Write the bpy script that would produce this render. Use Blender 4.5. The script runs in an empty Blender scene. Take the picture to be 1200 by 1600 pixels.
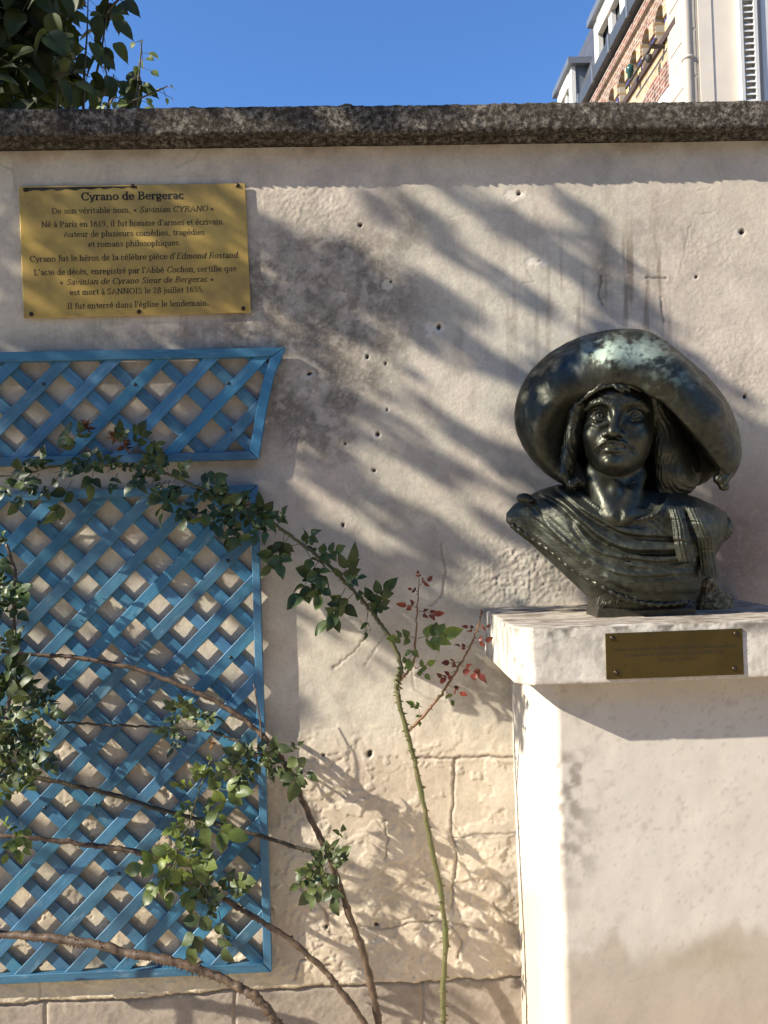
import bpy, math, random
import numpy as np
from mathutils import Vector, Matrix

random.seed(7)
RNG = np.random.default_rng(11)
scene = bpy.context.scene
COL = scene.collection

# ---------------------------------------------------------------- camera, light, exposure
CAM_Z = 1.6
WALL_Y = 2.4
FPX = 1250.0                       # focal length in pixels of the 1200 x 1600 photograph
YAW, PITCH, ROLL = math.radians(1.9), math.radians(1.2), math.radians(1.7)
_f = np.array([math.sin(YAW) * math.cos(PITCH), math.cos(YAW) * math.cos(PITCH), math.sin(PITCH)])
_r0 = np.array([math.cos(YAW), -math.sin(YAW), 0.0])
_u0 = np.cross(_r0, _f)
CR = _r0 * math.cos(ROLL) - _u0 * math.sin(ROLL)
CU = _u0 * math.cos(ROLL) + _r0 * math.sin(ROLL)
CF = _f
CO = np.array([0.0, 0.0, CAM_Z])

cd = bpy.data.cameras.new('camera')
cam = bpy.data.objects.new('camera', cd)
COL.objects.link(cam)
cd.sensor_fit = 'VERTICAL'
cd.sensor_height = 24.0
cd.sensor_width = 18.0
cd.lens = 24.0 * FPX / 1600.0
cd.clip_start = 0.05
cd.clip_end = 3000
m = Matrix(((CR[0], CU[0], -CF[0], 0), (CR[1], CU[1], -CF[1], 0), (CR[2], CU[2], -CF[2], CAM_Z), (0, 0, 0, 1)))
cam.matrix_world = m
scene.camera = cam

SUN = np.array([3.0, 1.0, -1.95])
SUN = SUN / np.linalg.norm(SUN)    # the way the light travels
SUN_EL = math.asin(-SUN[2])
SUN_AZ = math.atan2(-SUN[0], -SUN[1])

world = bpy.data.worlds.new('World')
scene.world = world
world.use_nodes = True
wn = world.node_tree
for n in list(wn.nodes):
    wn.nodes.remove(n)
sky = wn.nodes.new('ShaderNodeTexSky')
sky.sky_type = 'NISHITA'
sky.sun_disc = False
sky.sun_elevation = SUN_EL
sky.sun_rotation = SUN_AZ
sky.altitude = 100
sky.air_density = 1.0
sky.dust_density = 0.15
sky.ozone_density = 10.0
bg = wn.nodes.new('ShaderNodeBackground')
bg.inputs['Strength'].default_value = 0.112
wo = wn.nodes.new('ShaderNodeOutputWorld')
wn.links.new(sky.outputs[0], bg.inputs[0])
wn.links.new(bg.outputs[0], wo.inputs[0])

sd = bpy.data.lights.new('sun', 'SUN')
sd.energy = 4.6
sd.angle = math.radians(0.5)
sd.color = (1.0, 0.92, 0.79)
sun = bpy.data.objects.new('sun', sd)
COL.objects.link(sun)
sun.location = (-6, -2, 8)
sun.rotation_euler = Vector(SUN).to_track_quat('-Z', 'Y').to_euler()

scene.view_settings.view_transform = 'Standard'
scene.view_settings.look = 'None'
scene.view_settings.gamma = 1.0
scene.view_settings.exposure = 1.15
scene.cycles.max_bounces = 8
scene.cycles.use_denoising = True

# ---------------------------------------------------------------- helpers
def ray(u, v):
    u = np.asarray(u, float); v = np.asarray(v, float)
    return (CR * ((u[..., None] - 600) / FPX) + CU * ((800 - v[..., None]) / FPX) + CF)

def P(u, v, Y):                    # point of the plane Y = const seen at a photo pixel
    d = ray(u, v)
    t = np.asarray(Y, float) / d[..., 1]
    return CO + d * t[..., None]

def PX(u, v, X):                   # the same on a plane X = const
    d = ray(u, v)
    t = np.asarray(X, float) / d[..., 0]
    return CO + d * t[..., None]

def px(w):
    q = np.asarray(w, float) - CO
    z = q @ CF
    return 600 + FPX * (q @ CR) / z, 800 - FPX * (q @ CU) / z

_T = RNG.random((256, 256)).astype(np.float32)
def vnoise(x, y, seed=0):
    x = np.asarray(x, np.float64) + seed * 17.31; y = np.asarray(y, np.float64) + seed * 9.77
    xi = np.floor(x).astype(int); yi = np.floor(y).astype(int)
    fx = x - xi; fy = y - yi
    fx = fx * fx * fx * (fx * (fx * 6 - 15) + 10); fy = fy * fy * fy * (fy * (fy * 6 - 15) + 10)
    a = _T[xi & 255, yi & 255]; b = _T[(xi + 1) & 255, yi & 255]
    c = _T[xi & 255, (yi + 1) & 255]; d = _T[(xi + 1) & 255, (yi + 1) & 255]
    return ((a * (1 - fx) + b * fx) * (1 - fy) + (c * (1 - fx) + d * fx) * fy) * 2 - 1

def fbm(x, y, oct=4, seed=0, gain=0.5):
    s = 0; a = 1; t = 0
    for o in range(oct):
        ca, sa = math.cos(0.6 * o), math.sin(0.6 * o)
        s = s + a * vnoise((x * ca - y * sa) * 2 ** o, (x * sa + y * ca) * 2 ** o, seed + o * 3)
        t += a; a *= gain
    return s / t

def sstep(a, b, x):
    t = np.clip((x - a) / (b - a), 0, 1)
    return t * t * (3 - 2 * t)

def blob(u, v, cu, cv, ru, rv):
    return np.exp(-(((u - cu) / ru) ** 2 + ((v - cv) / rv) ** 2))

def seg_dist(u, v, pts):           # distance to a polyline and parameter along it
    best = np.full(np.shape(u), 1e9)
    for (a, b), (c, d) in zip(pts[:-1], pts[1:]):
        dx, dy = c - a, d - b
        t = np.clip(((u - a) * dx + (v - b) * dy) / (dx * dx + dy * dy + 1e-9), 0, 1)
        best = np.minimum(best, np.hypot(u - a - t * dx, v - b - t * dy))
    return best

ORG = {}
def org(o):
    return ORG.get(o.name, np.zeros(3)) if o is not None else np.zeros(3)

def mk(name, verts, faces, mat=None, parent=None, smooth=False, col=None):
    verts = np.asarray(verts, float).reshape(-1, 3) - org(parent)
    me = bpy.data.meshes.new(name)
    if isinstance(faces, np.ndarray):
        k = faces.shape[1]
        me.vertices.add(len(verts)); me.vertices.foreach_set('co', verts.ravel().astype(np.float32))
        me.loops.add(faces.size); me.loops.foreach_set('vertex_index', faces.ravel().astype(np.int32))
        me.polygons.add(len(faces))
        me.polygons.foreach_set('loop_start', np.arange(0, faces.size, k, dtype=np.int32))
        me.update(calc_edges=True); me.validate()
    else:
        me.from_pydata([tuple(p) for p in verts], [], [tuple(f) for f in faces])
        me.update()
    if smooth:
        me.polygons.foreach_set('use_smooth', np.ones(len(me.polygons), dtype=bool))
    if col is not None:
        at = me.color_attributes.new('Col', 'FLOAT_COLOR', 'POINT')
        c = np.ones((len(verts), 4), np.float32)
        c[:, :col.shape[1]] = col
        at.data.foreach_set('color', c.ravel())
    if mat is not None:
        me.materials.append(mat)
    o = bpy.data.objects.new(name, me)
    COL.objects.link(o)
    if parent is not None:
        o.parent = parent
        ORG[o.name] = org(parent)
    return o

def tag(o, label, cat, group=None, kind=None):
    if label: o['label'] = label
    if cat: o['category'] = cat
    if group: o['group'] = group
    if kind: o['kind'] = kind
    return o

def thing(name, label, cat, loc, group=None):
    o = bpy.data.objects.new(name, None)
    o.empty_display_size = 0.1
    o.location = tuple(float(c) for c in loc)
    COL.objects.link(o)
    ORG[o.name] = np.array(loc, float)
    return tag(o, label, cat, group)

class MB:                          # gathers pieces of ONE mesh
    def __init__(s): s.v = []; s.f = []; s.mi = []
    def add(s, vs, fs):
        b = len(s.v); s.v += [tuple(map(float, p)) for p in vs]; s.f += [tuple(i + b for i in f) for f in fs]
    def box(s, lo, hi):
        x0, y0, z0 = lo; x1, y1, z1 = hi
        s.add([(x0, y0, z0), (x1, y0, z0), (x1, y1, z0), (x0, y1, z0), (x0, y0, z1), (x1, y0, z1), (x1, y1, z1), (x0, y1, z1)],
              [(0, 3, 2, 1), (4, 5, 6, 7), (0, 1, 5, 4), (1, 2, 6, 5), (2, 3, 7, 6), (3, 0, 4, 7)])
    def prism(s, poly, off):       # polygon (world points) swept by a vector, both caps closed
        n = len(poly); poly = [np.asarray(p, float) for p in poly]; off = np.asarray(off, float)
        s.add(poly + [p + off for p in poly], [tuple(range(n)), tuple(range(2 * n - 1, n - 1, -1))] +
              [(i, i + n, (i + 1) % n + n, (i + 1) % n) for i in range(n)])
    def tube(s, pts, rad, seg=8, cap=True):
        pts = [np.asarray(p, float) for p in pts]; n = len(pts)
        rad = [rad] * n if np.isscalar(rad) else list(rad)
        if len(rad) != n: rad = list(np.interp(np.linspace(0, 1, n), np.linspace(0, 1, len(rad)), rad))
        up = np.array([0.13, 0.31, 0.94]); vs = []
        for i in range(n):
            d = pts[min(i + 1, n - 1)] - pts[max(i - 1, 0)]; d = d / (np.linalg.norm(d) + 1e-12)
            a = np.cross(d, up)
            if np.linalg.norm(a) < 0.15: a = np.cross(d, (1, 0, 0.2))
            a /= np.linalg.norm(a); b = np.cross(d, a)
            for k in range(seg):
                t = 2 * math.pi * k / seg
                vs.append(pts[i] + rad[i] * (math.cos(t) * a + math.sin(t) * b))
        fs = [(i * seg + k, i * seg + (k + 1) % seg, (i + 1) * seg + (k + 1) % seg, (i + 1) * seg + k) for i in range(n - 1) for k in range(seg)]
        if cap: fs += [tuple(range(seg - 1, -1, -1)), tuple((n - 1) * seg + k for k in range(seg))]
        s.add(vs, fs)
    def dome(s, c, axis, r, h, seg=12):   # screw head
        c = np.asarray(c, float); axis = np.asarray(axis, float) / np.linalg.norm(axis)
        a = np.cross(axis, (0.2, 0.1, 0.9)); a /= np.linalg.norm(a); b = np.cross(axis, a); vs = []
        prof = [(1, -0.3), (1, 0.25), (0.8, 0.7), (0.45, 0.95)]
        for q, z in prof:
            for k in range(seg):
                t = 2 * math.pi * k / seg
                vs.append(c + r * q * (math.cos(t) * a + math.sin(t) * b) + axis * h * z)
        vs.append(c + axis * h)
        fs = [(i * seg + k, i * seg + (k + 1) % seg, (i + 1) * seg + (k + 1) % seg, (i + 1) * seg + k) for i in range(3) for k in range(seg)]
        fs += [(3 * seg + k, 3 * seg + (k + 1) % seg, 4 * seg) for k in range(seg)]
        s.add(vs, fs)
    def build(s, name, mat=None, parent=None, smooth=False):
        return mk(name, np.array(s.v), s.f, mat, parent, smooth)
    @staticmethod
    def merge(name, pairs, parent=None, smooth=True):   # several gathered lots as one mesh with several materials
        v = []; f = []; mi = []
        for k, (mb, mat) in enumerate(pairs):
            b = len(v); v += mb.v; f += [tuple(i + b for i in q) for q in mb.f]; mi += [k] * len(mb.f)
        o = mk(name, np.array(v), f, None, parent, smooth)
        for mb, mat in pairs: o.data.materials.append(mat)
        o.data.polygons.foreach_set('material_index', np.array(mi, np.int32)); return o

def bevel(o, w, seg=2, ang=35):
    md = o.modifiers.new('bevel', 'BEVEL'); md.width = w; md.segments = seg; md.limit_method = 'ANGLE'; md.angle_limit = math.radians(ang)
    return o

def spline(pts, n=8):              # Catmull-Rom through the points
    pts = [np.asarray(p, float) for p in pts]
    q = [2 * pts[0] - pts[1]] + pts + [2 * pts[-1] - pts[-2]]
    out = []
    for i in range(1, len(q) - 2):
        for k in range(n):
            t = k / n
            out.append(0.5 * (2 * q[i] + (q[i + 1] - q[i - 1]) * t + (2 * q[i - 1] - 5 * q[i] + 4 * q[i + 1] - q[i + 2]) * t * t
                              + (3 * q[i] - q[i - 1] - 3 * q[i + 1] + q[i + 2]) * t ** 3))
    out.append(pts[-1])
    return out

# ---------------------------------------------------------------- materials
class Mat:
    def __init__(s, name):
        s.m = bpy.data.materials.new(name); s.m.use_nodes = True
        s.t = s.m.node_tree; s.t.nodes.clear()
        s.out = s.n('ShaderNodeOutputMaterial'); s.b = s.n('ShaderNodeBsdfPrincipled')
        s.l(s.b.outputs[0], s.out.inputs[0])
        s._co = None
    def n(s, t, **kw):
        x = s.t.nodes.new(t)
        for k, v in kw.items(): setattr(x, k, v)
        return x
    def l(s, a, b): s.t.links.new(a, b)
    def set(s, **kw):
        for k, v in kw.items():
            i = s.b.inputs[k.replace('_', ' ')]
            if hasattr(v, 'is_linked') or isinstance(v, bpy.types.NodeSocket): s.l(v, i)
            else: i.default_value = (*v, 1) if isinstance(v, tuple) and len(v) == 3 else v
        return s
    def co(s):
        if s._co is None: s._co = s.n('ShaderNodeTexCoord').outputs['Object']
        return s._co
    def map(s, scale=(1, 1, 1), rot=(0, 0, 0), src=None):
        x = s.n('ShaderNodeMapping'); s.l(src or s.co(), x.inputs[0])
        x.inputs['Scale'].default_value = scale; x.inputs['Rotation'].default_value = rot
        return x.outputs[0]
    def noise(s, scale, detail=5, rough=0.55, dist=0.0, vec=None):
        x = s.n('ShaderNodeTexNoise'); s.l(vec or s.co(), x.inputs['Vector'])
        x.inputs['Scale'].default_value = scale; x.inputs['Detail'].default_value = detail
        x.inputs['Roughness'].default_value = rough; x.inputs['Distortion'].default_value = dist
        return x.outputs['Fac']
    def ramp(s, fac, stops):
        x = s.n('ShaderNodeValToRGB'); s.l(fac, x.inputs[0]); e = x.color_ramp.elements
        while len(e) > 1: e.remove(e[-1])
        for i, (p, c) in enumerate(stops):
            c = (c, c, c) if np.isscalar(c) else c
            y = e[0] if i == 0 else e.new(p)
            y.position = p; y.color = (*c, 1)
        return x.outputs[0]
    def mix(s, fac, a, b, blend='MIX'):
        x = s.n('ShaderNodeMix', data_type='RGBA', blend_type=blend)
        for i, v in ((0, fac), (6, a), (7, b)):
            if isinstance(v, bpy.types.NodeSocket): s.l(v, x.inputs[i])
            else: x.inputs[i].default_value = v if np.isscalar(v) else (*v, 1)
        return x.outputs[2]
    def math(s, op, a, b):
        x = s.n('ShaderNodeMath', operation=op)
        for i, v in ((0, a), (1, b)):
            if isinstance(v, bpy.types.NodeSocket): s.l(v, x.inputs[i])
            else: x.inputs[i].default_value = v
        return x.outputs[0]
    def attr(s, name='Col'):
        return s.n('ShaderNodeAttribute', attribute_name=name)
    def bump(s, h, strength=0.3, dist=0.01, normal=None):
        x = s.n('ShaderNodeBump'); s.l(h, x.inputs['Height']); x.inputs['Strength'].default_value = strength
        x.inputs['Distance'].default_value = dist
        if normal is not None: s.l(normal, x.inputs['Normal'])
        s.l(x.outputs[0], s.b.inputs['Normal'])
        return x.outputs[0]

def plaster(name, fine=1.0, mott=1.0):       # base colour from the painted stains of the mesh, grain on top
    M = Mat(name)
    a = M.attr().outputs['Color']
    n1 = M.noise(9, 6, 0.62); n2 = M.noise(110, 4, 0.6); n3 = M.noise(420, 2, 0.5)
    c = M.mix(1.0, a, M.ramp(n1, [(0.25, 1 - .18 * mott), (0.75, 1 + .14 * mott)]), 'MULTIPLY')
    c = M.mix(1.0, c, M.ramp(n2, [(0.25, 1 - .10 * mott), (0.7, 1 + .07 * mott)]), 'MULTIPLY')
    sp = M.ramp(M.noise(260, 3, 0.7), [(0.66, 1.0), (0.74, 0.62)])
    c = M.mix(0.7, c, sp, 'MULTIPLY')
    M.set(Base_Color=c, Roughness=0.93)
    M.b.inputs['Specular IOR Level'].default_value = 0.15
    h = M.math('ADD', M.math('MULTIPLY', n2, 0.7), M.math('MULTIPLY', n3, 0.35))
    M.bump(h, 0.32 * fine, 0.004)
    return M.m

def simple(name, col, rough=0.6, metal=0.0, var=0.15, nscale=40, bumpk=0.1):
    M = Mat(name)
    n = M.noise(nscale, 5, 0.6)
    c = M.mix(1.0, col, M.ramp(n, [(0.25, 1 - var), (0.75, 1 + var)]), 'MULTIPLY')
    M.set(Base_Color=c, Roughness=rough, Metallic=metal)
    if bumpk: M.bump(n, bumpk, 0.004)
    return M.m

def leafmat(name, col, trans=0.25, rough=0.42, var=0.35):
    M = Mat(name)
    oi = M.n('ShaderNodeNewGeometry').outputs['Random Per Island']
    c = M.mix(1.0, col, M.ramp(oi, [(0.0, (1 - var, 1 - var, 1 - var)), (0.6, (1.0, 1.0, 0.9)), (1.0, (1 + var * 1.3, 1 + var, 1 - var * 0.3))]), 'MULTIPLY')
    c = M.mix(1.0, c, M.ramp(M.noise(160, 3), [(0.3, 0.8), (0.7, 1.2)]), 'MULTIPLY')
    M.set(Base_Color=c, Roughness=rough)
    M.b.inputs['Specular IOR Level'].default_value = 0.45
    tr = M.n('ShaderNodeBsdfTranslucent'); M.l(c, tr.inputs[0])
    ms = M.n('ShaderNodeMixShader'); ms.inputs[0].default_value = trans
    M.l(M.b.outputs[0], ms.inputs[1]); M.l(tr.outputs[0], ms.inputs[2]); M.l(ms.outputs[0], M.out.inputs[0])
    M.bump(M.noise(220, 2), 0.15, 0.002)
    return M.m

def wood_paint(name):
    M = Mat(name)
    uv = M.n('ShaderNodeUVMap').outputs[0]
    at = M.attr().outputs['Color']
    g = M.noise(1.0, 6, 0.65, vec=M.map((14, 160, 1), src=uv))
    w = M.noise(1.0, 5, 0.7, vec=M.map((9, 26, 1), src=uv))
    c = M.mix(1.0, at, M.ramp(g, [(0.25, (0.60, 0.68, 0.74)), (0.55, (1.0, 1.0, 1.0)), (0.8, (1.5, 1.3, 1.2))]), 'MULTIPLY')
    wear = M.ramp(w, [(0.58, 0.0), (0.70, 0.6)])
    c = M.mix(wear, c, (0.20, 0.30, 0.37))
    fd = M.noise(1.0, 4, 0.6, vec=M.map((5, 14, 1), src=uv)); c = M.mix(1.0, c, M.ramp(fd, [(.3, (.68, .72, .78)), (.7, (1.28, 1.22, 1.12))]), 'MULTIPLY')
    drk = M.ramp(M.noise(1.0, 3, 0.6, vec=M.map((60, 70, 1), src=uv)), [(0.70, 0.0), (0.75, 0.7)])
    c = M.mix(drk, c, (0.02, 0.04, 0.06))
    M.set(Base_Color=c, Roughness=0.48)
    M.bump(g, 0.35, 0.0015)
    return M.m
MAT_WALL = plaster('old_plaster')

# ---------------------------------------------------------------- ground
M = Mat('paving')
c = M.mix(M.ramp(M.noise(1.3, 6, 0.6), [(0.35, 0.0), (0.65, 1.0)]), (0.42, 0.345, 0.245), (0.52, 0.43, 0.31))
c = M.mix(1.0, c, M.ramp(M.noise(60, 4, 0.6), [(0.25, 0.75), (0.75, 1.2)]), 'MULTIPLY')
M.set(Base_Color=c, Roughness=0.95); M.bump(M.noise(90, 4), 0.4, 0.01)
mb = MB(); mb.add([(-600, -600, 0), (600, -600, 0), (600, 600, 0), (-600, 600, 0)], [(0, 1, 2, 3)])
tag(mb.build('ground', M.m), None, None, kind='structure')

# ---------------------------------------------------------------- garden wall
def grid_faces(nx, nz):
    i = np.arange(nx * nz).reshape(nz, nx)
    return np.stack([i[:-1, :-1], i[:-1, 1:], i[1:, 1:], i[1:, :-1]], -1).reshape(-1, 4)

WALL_TOP = 2.76
def wall_fields(u, v):
    """relief towards the viewer in millimetres and albedo of the plaster, over photo pixels"""
    n1 = fbm(u / 170, v / 170, 4, 1); n2 = fbm(u / 34, v / 34, 4, 2); n3 = fbm(u / 7, v / 7, 3, 3)
    nf = fbm(u / 60, v / 60, 5, 5, 0.6); nb = fbm(u / 11, v / 11, 3, 8)
    h = 2.2 * n1 + 1.0 * n2 + 0.28 * n3
    # trowel sweeps
    h += 0.5 * fbm((u + v * 0.6) / 120, (v - u * 0.6) / 26, 3, 12)
    # roughcast patches beside the bust and top left
    rc = np.clip(1.25 * blob(u, v, 820, 895, 105, 62) + 0.7 * blob(u, v, 470, 320, 95, 55) + 0.45 * blob(u, v, 1150, 620, 90, 120)
                 + 0.35 * blob(u, v, 1110, 380, 90, 80) + 0.7 * blob(u, v, 650, 1375, 75, 70) + 0.5 * blob(u, v, 930, 600, 60, 80), 0, 1)
    h += rc * (1.15 * vnoise(u / 4.3, v / 3.7, 20) + 0.9 * vnoise(u / 2.3, v / 2.3, 21) + .6 * vnoise(u / 9, v / 8, 22))
    # lower zone: plaster flaking off the stones
    low = sstep(1090, 1210, v + 60 * nf + np.where(u < 430, 20, 0))
    e1 = sstep(-0.03, 0.02, nf + 0.25 * n1 - 0.02); e2 = sstep(0.10, 0.14, fbm(u / 95, v / 60, 5, 15, 0.6))
    e3 = sstep(-0.16, -0.13, fbm(u / 75, v / 90, 5, 18, 0.62))
    h += low * (2.3 * e1 + 2.2 * e2 + 1.2 * e3 - 2.6 + 0.5 * n2)
    rgh = low * np.clip(0.2 + 1.6 * nb, 0, 1) * (0.12 + blob(u, v, 620, 1420, 170, 110) + 1.3 * blob(u, v, 800, 1390, 60, 110))
    h += rgh * 2.0 * vnoise(u / 6.5, v / 6.5, 30)
    # cracks, flake edges, joints (pixel polylines, half width, depth)
    cr = [([(690, 850), (696, 895), (690, 925), (672, 945)], 2.2, 3.0), ([(562, 968), (575, 985), (560, 1012), (540, 1025), (520, 1045)], 2, 2.5),
          ([(600, 985), (590, 1010), (570, 1040)], 2, 2.2), ([(640, 1030), (650, 1080), (668, 1090), (700, 1100)], 2, 2.0),
          ([(650, 1184), (700, 1186), (760, 1184), (812, 1186)], 2.6, 5), ([(712, 1186), (709, 1235), (706, 1300), (712, 1330), (706, 1420)], 2.6, 5),
          ([(706, 1310), (760, 1305), (812, 1302)], 2.2, 3.5), ([(700, 1440), (720, 1470), (718, 1500)], 2.4, 4), ([(770, 1410), (790, 1440), (812, 1448)], 2.4, 4),
          ([(545, 1446), (600, 1452), (660, 1440), (700, 1442), (760, 1455)], 2.4, 4), ([(60, 1525), (64, 1575)], 2, 3),
          ([(600, 1280), (606, 1310), (602, 1345)], 2.5, 4), ([(470, 1390), (505, 1420), (520, 1462)], 3, 4), ([(460, 1530), (470, 1500), (520, 1510)], 2.5, 4),
          ([(0, 255), (18, 262), (26, 300)], 1.8, 2), ([(275, 262), (300, 250), (312, 232)], 1.6, 2), ([(540, 360), (530, 372), (585, 400)], 1.5, 1.4),
          ([(1012, 436), (1042, 437)], 2.4, 4), ([(1036, 468), (1038, 505)], 2.2, 3), ([(938, 430), (934, 460), (940, 475)], 3, 4),
          ([(1062, 425), (1072, 380), (1080, 345)], 1.5, 1.5), ([(1095, 300), (1112, 295)], 1.5, 1.2), ([(1090, 335), (1120, 330)], 1.4, 1.2),
          ([(800, 408), (820, 415), (835, 440), (812, 444)], 1.3, 1.2), ([(700, 340), (760, 332), (810, 330)], 1.4, 1.0)]
    wj = 6 * fbm(u / 26, v / 26, 5, 40, .65)
    for pts, w, d in cr:
        a = np.array(pts); mk_ = (u > a[:, 0].min() - 15) & (u < a[:, 0].max() + 15) & (v > a[:, 1].min() - 15) & (v < a[:, 1].max() + 15)
        if mk_.any():
            dd = seg_dist(u[mk_] + wj[mk_], v[mk_] + wj[mk_], pts)
            w = w * .72; h[mk_] -= .8 * d * np.exp(-(dd / w) ** 2) - 0.12 * d * np.exp(-((dd - 2.4 * w) / (1.5 * w)) ** 2)
    # base course: the plaster ends above a stone course
    vj = np.interp(u, [-800, 0, 70, 210, 300, 425, 520, 650, 810, 1300], [1590, 1570, 1566, 1562, 1554, 1545, 1541, 1535, 1528, 1510]) + 4 * n2 + 1.5 * n3
    band = sstep(-58, -40, v - vj + 5 * nf) * (1 - sstep(-3, 1, v - vj)) * (1 - sstep(430, 520, u))
    h += band * (3.5 + 2.2 * nb)
    base = sstep(-2, 2, v - vj)
    h = h * (1 - base) + base * (-4 + 0.8 * n2 + 0.8 * n3 + 0.7 * nb)
    h -= 6 * np.exp(-((v - vj) / 3.2) ** 2)
    for uj in (70, 367, 660):
        h -= base * 5 * np.exp(-((u - uj + 2 * n2) / 2.4) ** 2)
    # drilled holes with chipped rims
    holes = [(811, 302, 5, 1), (686, 511, 6, 1), (611, 440, 5, .7), (483, 583, 4, .6), (591, 678, 5, .6), (843, 408, 4, 1.5), (1160, 362, 5, .5), (505, 1180, 6, .6),
             (578, 1178, 5, .5), (584, 735, 4, .4), (540, 693, 3, .2), (603, 568, 4, .3), (575, 557, 3, .2), (605, 640, 3, .2), (30, 833, 5, .2), (48, 866, 3, 0),
             (1088, 432, 3, .3), (536, 820, 2, .2), (588, 1446, 5, .3), (675, 1432, 4, .2), (455, 1465, 3, .2), (510, 1450, 6, .2), (1165, 618, 4, .3), (563, 352, 3, 0)]
    hole = np.zeros_like(h); chip = np.zeros_like(h)
    for (a, b, r, k) in holes:
        q = (np.abs(u - a) < 40) & (np.abs(v - b) < 40)
        if not q.any(): continue
        d = np.hypot((u[q] - a) * (1 + .25 * math.sin(a)), (v[q] - b) * (1 + .25 * math.cos(b))) + 2.2 * nb[q] + 1.5 * n3[q]; r = r * .82
        hole[q] = np.maximum(hole[q], 1 - sstep(r * 0.55, r * 1.0, d))
        dd = np.hypot((u[q] - a + 6) / 1.7, v[q] - b - 2) + 9 * nb[q]
        chip[q] = np.maximum(chip[q], min(1, k) * (1 - sstep(r * 1.5 * max(k, .7), r * 2.2 * max(k, .7), dd)))
    h -= 9 * hole + 1.2 * chip
    # ---- albedo
    warm = np.array([0.572, 0.528, 0.428]); C = np.empty(u.shape + (3,)); C[:] = warm
    def lay(mask, col): C[:] = C * (1 - mask[..., None]) + np.array(col) * mask[..., None]
    lay(0.55 * sstep(-0.1, 0.5, n1), (0.56, 0.47, 0.385))
    lay(0.55 * sstep(0.0, 0.5, fbm(u / 90, v / 240, 4, 50)), (0.66, 0.57, 0.47)); lay(0.5 * sstep(0.1, 0.5, fbm(u / 45, v / 70, 5, 52, .6)), (0.40, 0.355, 0.295)); lay(.4 * sstep(0.0, .45, fbm(u / 130 + 3, v / 100, 5, 55, .6)) * (v < 1150), (0.41, 0.37, 0.315))
    lay(0.5 * sstep(1080, 1220, v + 50 * nf), (0.575, 0.495, 0.375))
    lay(low * 0.55 * e2, (0.66, 0.57, 0.43)); lay(low * 0.4 * (1 - e1), (0.50, 0.41, 0.30))
    # dark patches: black lichen, plus the bust's shadow painted in on its right
    dk = np.clip(1.05 * blob(u, v, 470, 430, 95, 80) + 0.95 * blob(u, v, 500, 530, 90, 80) + 0.5 * blob(u, v, 560, 430, 60, 90) + 0.55 * blob(u, v, 430, 520, 50, 60) + 0.85 * blob(u, v, 455, 620, 40, 60) + 0.6 * blob(u, v, 520, 610, 60, 60)
                 + 0.55 * blob(u, v, 300, 520, 170, 22) + 0.35 * blob(u, v, 160, 640, 330, 110) + 0.55 * blob(u, v, 500, 690, 60, 40)
                 + 0.5 * blob(u, v, 640, 330, 40, 60) + 0.5 * blob(u, v, 1010, 430, 70, 75) + 0.75 * blob(u, v, 942, 440, 16, 60)
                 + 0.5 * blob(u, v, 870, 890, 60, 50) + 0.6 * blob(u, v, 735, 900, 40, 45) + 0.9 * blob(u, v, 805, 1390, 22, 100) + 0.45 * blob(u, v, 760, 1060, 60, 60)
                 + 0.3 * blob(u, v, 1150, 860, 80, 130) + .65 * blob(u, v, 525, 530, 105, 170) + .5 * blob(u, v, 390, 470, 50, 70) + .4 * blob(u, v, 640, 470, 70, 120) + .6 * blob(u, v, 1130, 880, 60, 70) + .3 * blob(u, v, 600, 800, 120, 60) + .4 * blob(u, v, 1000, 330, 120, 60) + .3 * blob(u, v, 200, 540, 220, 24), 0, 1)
    g = fbm(u / 16, v / 16, 5, 60, 0.65); g2 = fbm(u / 40, v / 55, 4, 63)
    gf = fbm(u / 5, v / 5, 3, 61, .7)
    lich_shade = dk * sstep(-0.65, 0.65, 0.75 * g + 0.6 * g2 + 0.5 * gf + 0.5 * (dk - 0.5))
    lay(0.42 * np.clip(dk, 0, 1) ** .8, (0.31, 0.28, 0.235)); lay(0.92 * lich_shade, (0.165, 0.145, 0.118))
    lay(0.6 * dk * sstep(0.10, 0.4, fbm(u / 16, v / 16, 5, 66, .65)), (0.50, 0.44, 0.37)); lay(0.35 * dk * sstep(.15, .4, gf), (0.48, 0.43, 0.36))
    st = sstep(0.05, 0.5, fbm(u / 9, v / 130, 3, 70)) * (blob(u, v, 990, 440, 90, 95) + 0.5 * blob(u, v, 300, 520, 200, 45) + 0.35 * blob(u, v, 840, 500, 140, 110))
    lay(np.clip(1.0 * st, 0, .9), (0.25, 0.205, 0.155))
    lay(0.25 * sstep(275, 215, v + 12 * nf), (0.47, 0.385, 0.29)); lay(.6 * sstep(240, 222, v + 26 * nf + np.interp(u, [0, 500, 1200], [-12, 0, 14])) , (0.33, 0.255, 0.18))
    lay(np.clip(0.85 * blob(u, v, 1150, 860, 130, 140), 0, 1), (0.27, 0.205, 0.165)); lay(.5 * blob(u, v, 760, 1070, 70, 50) * sstep(-.4, .3, g2), (.36, .32, .27))  # deep brown right of the bust paints its cast shadow into the plaster
    lay(0.45 * blob(u, v, 330, 760, 260, 60) * sstep(-.2, .5, g2), (0.36, 0.30, 0.24))
    lay(0.35 * sstep(60, 0, np.abs(u - 432) + 0 * v) * sstep(700, 900, v) * sstep(-.3, .4, g2), (0.43, 0.35, 0.275))
    lay(.45 * blob(u, v, 1120, 340, 130, 120) * sstep(-.6, .3, g2), (0.47, 0.405, 0.32))
    fl = sstep(0.22, 0.42, fbm(u / 7, v / 7, 3, 75)); lay(0.3 * fl, (0.45, 0.38, 0.31))
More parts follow.
